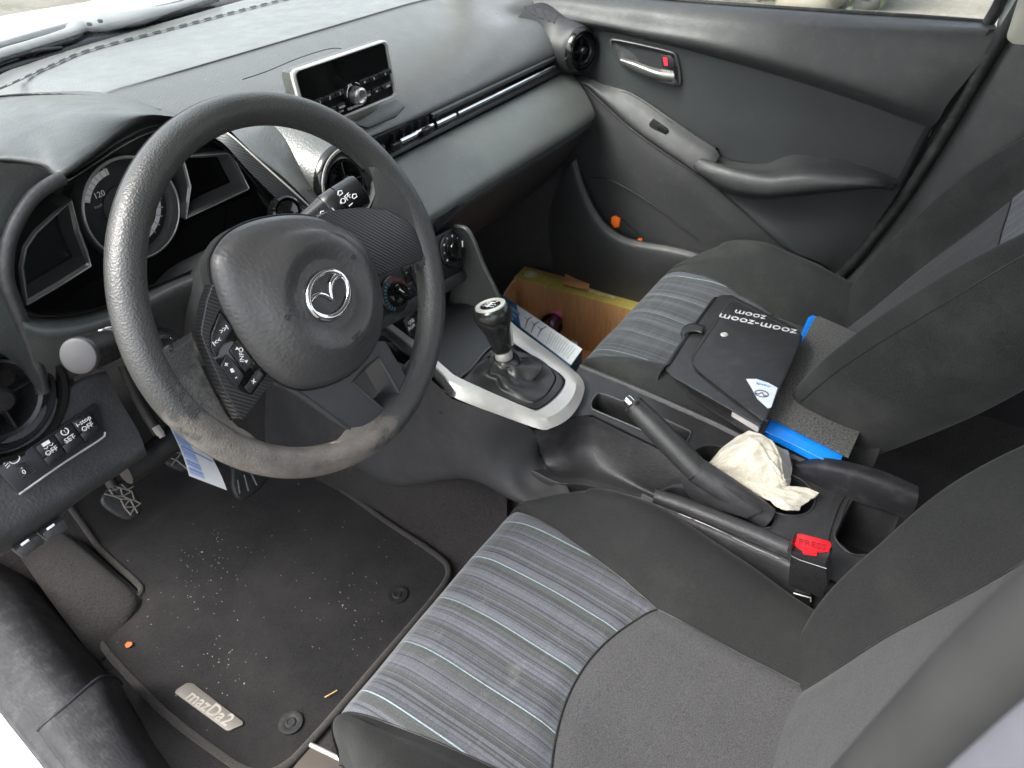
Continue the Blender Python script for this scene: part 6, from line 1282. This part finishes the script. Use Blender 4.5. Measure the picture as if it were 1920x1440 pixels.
# plastic bottle with pink cap in the box
bo = thing('plastic_bottle', 'clear plastic bottle with a pink cap lying in the cardboard box', 'bottle', K(1040, 620, z=.06))
C0_ = K(1032, 612, z=.075); C1_ = K(1046, 588, z=.095); axb = (C1_-C0_)/np.linalg.norm(C1_-C0_)
clr = pane('clear_plastic', (.80, .78, .78)); clr.node_tree.nodes['Fresnel'].inputs[0].default_value = 1.5
lathe('bottle_body', [(0, -.06), (.020, -.06), (.028, -.05), (.030, -.01), (.029, .01), (.022, .024), (.013, .032)], C0_, axb, clr, bo, 36)
lathe('pink_cap', [(.014, .030), (.0145, .034), (.0145, .046), (.012, .050), (0, .050)], C0_, axb, simple('pink', (.75, .12, .32), .35), bo, 28)
lathe('inner_cup', [(.010, .028), (.012, .012), (.010, -.002), (0, -.004)], C0_, axb, simple('purple_liquid', (.20, .06, .17), .3), bo, 24)
# scrap of paper in the box
scr = mk('paper_scrap', [K(a, b, z=.03) for a, b in [(1070, 638), (1078, 632), (1084, 640), (1082, 650), (1074, 646)]], [(0, 1, 2, 3, 4)], paper, None, False); scr.modifiers.new('s', 'SOLIDIFY').thickness = .001; tag(scr, 'small white scrap of paper in the bottom of the cardboard box', 'paper')
# long printed carton between console and box
lc2 = thing('printed_carton', 'long slim blue and white carton with black drawings, leaning by the console', 'carton', K(1010, 620, z=.0))
Lz = .235
P1, P2, P3, P4 = K(922, 540, z=Lz), K(1092, 655, z=Lz), K(1068, 688, z=Lz), K(930, 582, z=Lz)
prism('carton_body', [P1, P2, P3, P4], (0, 0, -.05), simple('navy_card', (.015, .07, .14), .4), lc2, .001)
def LC(u, v, h=.0006): return (P1*(1-u)+P2*u)*(1-v)+(P4*(1-u)+P3*u)*v+np.array([0, 0, h])
wp_ = prism('white_face', [LC(.30, .01), LC(1., .01), LC(1., .90), LC(.36, .90)], (0, 0, .0005), simple('carton_white', (.72, .74, .76), .5), lc2)
bp_ = prism('blue_face', [LC(0, .01), LC(.30, .01), LC(.36, .90), LC(0, .90)], (0, 0, .0005), simple('carton_blue', (.03, .15, .30), .4), lc2)
for (u0, v0, u1, v1) in ((.10, .2, .20, .2), (.22, .3, .34, .12), (.2, .55, .3, .5), (.12, .75, .26, .75)): prism('light_patch', [LC(u0, v0, .0013), LC(u1, v0, .0013), LC(u1, v0+.12, .0013), LC(u0, v0+.12, .0013)], (0, 0, .0002), simple('carton_pale', (.28, .42, .52), .5) if 'carton_pale' not in bpy.data.materials else bpy.data.materials['carton_pale'], bp_)
for u in (.42, .50, .58):
    tube('drawing', [LC(u+.06, .10, .0016), LC(u+.02, .35, .0016), LC(u+.005, .60, .0016), LC(u-.005, .85, .0016)], [.0004, .0012, .0009, .0004], M['black'], wp_, seg=5, n=14)
    tube('drawing', [LC(u-.02, .35, .0016), LC(u+.02, .38, .0016), LC(u+.05, .12, .0016)], .0006, M['black'], wp_, seg=5)
for k in range(11): u = .70+.025*k; tube('text_line', [LC(u, .12+.05*(k % 3), .0014), LC(u-.01, .80-.06*(k % 2), .0014)], .0006, M['grey_print'], wp_, seg=5)
# ---------------------------------------------------------------- document wallet on the passenger seat
wlt = thing('document_wallet', 'black leatherette document wallet with silver zoom-zoom lettering on passenger seat', 'wallet', K(1380, 680, z=.33))
wm = plastic('wallet_leather', (.020, .020, .021), .42, 700, .3, .0003, .15, .15, .5)
WZ = .398; WPn = np.array([.0, .05, 1.]); WPn /= np.linalg.norm(WPn); WP0 = K(1390, 680, z=WZ)
def WK(a, b, n=0): return KP(a, b, WP0+WPn*n, WPn)
lowp = [(1340, 561), (1352, 556), (1372, 556), (1496, 620), (1504, 634), (1502, 646), (1436, 790), (1424, 802), (1258, 708), (1248, 696), (1250, 684)]
prism('back_cover', [WK(a, b, -.033) for a, b in [(1344, 590), (1500, 660), (1500, 680), (1428, 822), (1420, 826), (1262, 728), (1252, 716)]], WPn*.004, wm, wlt, .0015, 2)
prism('inner_pocket', [WK(a, b, -.030) for a, b in [(1350, 586), (1405, 610), (1370, 778), (1266, 724)]], WPn*.025, M['black'], wlt, .001)
prism('pages', [WK(a, b, -.029) for a, b in [(1407, 612), (1495, 650), (1421, 812), (1371, 781)]], WPn*.023, simple('page_edges', (.55, .53, .52), .8), wlt, .001)
prism('front_cover', [WK(a, b, -.004) for a, b in lowp], WPn*.004, wm, wlt, .0018, 3)
sp_ = [WK(1342, 562, .0), WK(1296, 625, .0), WK(1254, 690, .0)]
loft('spine', [[p+np.array([.012, 0, .0]) for p in sp_], [p+np.array([-.002, .005, .003]) for p in sp_], [p+np.array([-.012, .010, -.012]) for p in sp_], [p+np.array([-.010, .010, -.034]) for p in sp_]], wm, wlt, n=24, k=6)
flap = prism('flap', [WK(a, b, .001) for a, b in [(1362, 570), (1372, 560), (1382, 561), (1494, 620), (1502, 634), (1500, 648), (1444, 772), (1438, 786), (1430, 792), (1310, 700), (1298, 684), (1296, 668), (1304, 655)]], WPn*.0035, wm, wlt, .0015, 3)
st2 = [(1367, 572), (1376, 565), (1384, 566), (1491, 623), (1497, 635), (1495, 647), (1440, 768), (1432, 786), (1314, 698), (1303, 683), (1301, 669), (1308, 657)]
tube('stitching', [WK(a, b, .0046) for a, b in st2], .0006, M['black'], flap, seg=5, closed=True, n=120)
strap = loft('strap', [[WK(1280, 636, -.020), WK(1277, 624, .001), WK(1284, 612, .004), WK(1300, 607, .0055), WK(1322, 612, .0052)], [WK(1285, 648, -.020), WK(1282, 636, .001), WK(1289, 625, .004), WK(1304, 622, .0055), WK(1316, 626, .0052)]], wm, wlt, n=24, k=4, thick=.0015)
lathe('snap_stud', [(.0062, 0), (.0062, .0012), (.0048, .0022), (.003, .0018), (0, .0018)], WK(1358, 628, .0045), WPn, M['silver'], flap, 24)
zX = WK(1365, 596, 0)-WK(1480, 621, 0); zY = WK(1420, 625, 0)-WK(1430, 592, 0)
zX /= np.linalg.norm(zX); sil = simple('silver_lettering', (.62, .63, .64), .4)
text('wallet_lettering', 'zoom-zoom', WK(1419, 607, .0048), zX, zY, .0265, sil, flap, .0002)
text('wallet_lettering', 'zoom', WK(1406, 590, .0048), zX, zY, .0235, sil, flap, .0002)
lp_ = prism('logo_patch', [WK(a, b, .0046) for a, b in [(1399, 711), (1418, 711), (1440, 718), (1458, 728), (1446, 764), (1440, 766), (1420, 748), (1408, 726)]], WPn*.0006, simple('patch_white', (.62, .66, .76), .4), flap)
le = WK(1428, 738, .0056); lX = zX; lY = np.cross(WPn, lX)
tube('logo_ring', [le+lX*.0095*math.cos(t)+lY*.0078*math.sin(t) for t in np.linspace(0, 2*math.pi, 30, endpoint=False)], .0009, M['silverd'], lp_, seg=6, closed=True)
tube('logo_wings', [le+lX*x+lY*y for x, y in ((-.009, .002), (-.004, .003), (0, -.003), (.004, .003), (.009, .002))], .0008, M['silverd'], lp_, seg=6, n=20)
text('logo_word', 'mazda', WK(1431, 722, .0056), zX, zY, .0085, simple('logo_blue', (.02, .25, .55), .5), lp_, .0002)
# ---------------------------------------------------------------- blue folder and felt piece tucked behind it
fo = thing('blue_folder', 'bright blue cardboard folder wedged between passenger cushion and backrest', 'folder', K(1520, 740, z=.35))
FZ = .368
blue = simple('bright_blue', (.005, .22, .80), .35)
prism('folder_cover', [K(a, b, z=FZ) for a, b in [(1516, 594), (1524, 590), (1660, 655), (1570, 880), (1545, 862), (1424, 802)]], (0, 0, -.012), blue, fo, .001)
tube('folder_edge', [K(1425, 804, z=FZ+.0005), K(1485, 832, z=FZ+.0005), K(1545, 862, z=FZ+.0005)], .0014, blue, fo, seg=8)
fe = prism('felt_board', [K(a, b, z=FZ+.003) for a, b in [(1526, 600), (1535, 597), (1680, 660), (1590, 860), (1560, 845), (1438, 783), (1436, 776)]], (0, 0, .005), fabric('felt', (.075, .074, .070), 330, 1.0, .2, .2, .6), None, .0012)
tag(fe, 'grey-black felt board lying on the blue folder', 'board')
# ---------------------------------------------------------------- crumpled cloth in the cup holders
clm = fabric('cream_cloth', (.50, .47, .39), 420, .8, .1, 0, .12)
def fold(G, amp, seedv):
    G = np.array(G); r, c = G.shape[:2]; U, Vv = np.meshgrid(np.linspace(0, 1, c), np.linspace(0, 1, r)); rg = np.random.default_rng(seedv)
    for _ in range(8):
        a, b, p = rg.normal(0, 8), rg.normal(0, 6), rg.uniform(0, 6); G[..., 2] += amp*(1-abs(np.sin(a*U+b*Vv+p+1.3*np.sin(3*U+4*Vv+p))))**3*rg.uniform(.3, 1)-amp*.3
        G[..., 0] += amp*.5*np.sin(b*U-a*Vv*.7+p)
    return G
cth = thing('cleaning_cloth', 'crumpled cream cleaning cloth stuffed in the cup holders', 'cloth', K(1430, 900, z=.34))
r_ = [[(1332, 862, .340), (1356, 836, .352), (1386, 818, .37), (1406, 806, .392), (1440, 812, .392), (1470, 838, .372), (1484, 868, .345)],
      [(1334, 868, .350), (1362, 846, .368), (1390, 830, .388), (1408, 818, .404), (1438, 824, .402), (1466, 848, .385), (1486, 878, .352)],
      [(1340, 876, .350), (1370, 862, .372), (1396, 850, .388), (1412, 846, .396), (1440, 850, .392), (1464, 866, .384), (1486, 892, .355)],
      [(1352, 886, .346), (1382, 880, .362), (1402, 874, .374), (1418, 872, .382), (1442, 876, .380), (1464, 886, .374), (1482, 902, .352)],
      [(1372, 900, .345), (1392, 902, .348), (1408, 904, .352), (1424, 908, .354), (1444, 912, .354), (1462, 914, .352), (1480, 910, .345)]]
R_ = [cr(KX_, 110) for KX_ in [[K(a, b, z=c) for a, b, c in r] for r in r_]]
G = fold(crp(np.array(R_), 22), .0042, 5); sheet('cloth_lump', G, clm, cth, thick=.0012)
r_ = [[(1356, 884, .352), (1392, 893, .352), (1430, 903, .352), (1470, 908, .353), (1508, 912, .352), (1536, 924, .350)], [(1360, 892, .350), (1398, 905, .350), (1432, 918, .351), (1466, 926, .351), (1500, 930, .350), (1524, 934, .346)],
      [(1368, 897, .349), (1404, 914, .350), (1438, 930, .350), (1464, 940, .350), (1484, 946, .349), (1504, 946, .346)], [(1380, 900, .346), (1412, 920, .347), (1442, 938, .348), (1462, 950, .348), (1480, 956, .346), (1498, 957, .343)]]
R_ = [cr([K(a, b, z=c) for a, b, c in r], 60) for r in r_]
sheet('cloth_tail', fold(crp(np.array(R_), 10), .0015, 9), clm, cth, thick=.0012)
# ---------------------------------------------------------------- orange-handled tool in the door pocket
ot = thing('ice_scraper', 'small orange and black plastic tool lying in the passenger door pocket', 'tool', K(1160, 425, x=.64))
prism('orange_handle', [K(a, b, x=.636) for a, b in [(1146, 408), (1152, 406), (1162, 412), (1160, 426), (1152, 428), (1145, 418)]], (.008, 0, 0), M['orange'], ot, .0015)
prism('black_shaft', [K(a, b, x=.638) for a, b in [(1154, 424), (1166, 414), (1180, 428), (1202, 446), (1196, 452), (1168, 444)]], (.006, 0, 0), M['black'], ot, .0015)
prism('orange_tip', [K(a, b, x=.6365) for a, b in [(1195, 448), (1202, 447), (1204, 452), (1197, 453)]], (.005, 0, 0), M['orange'], ot, .0005)
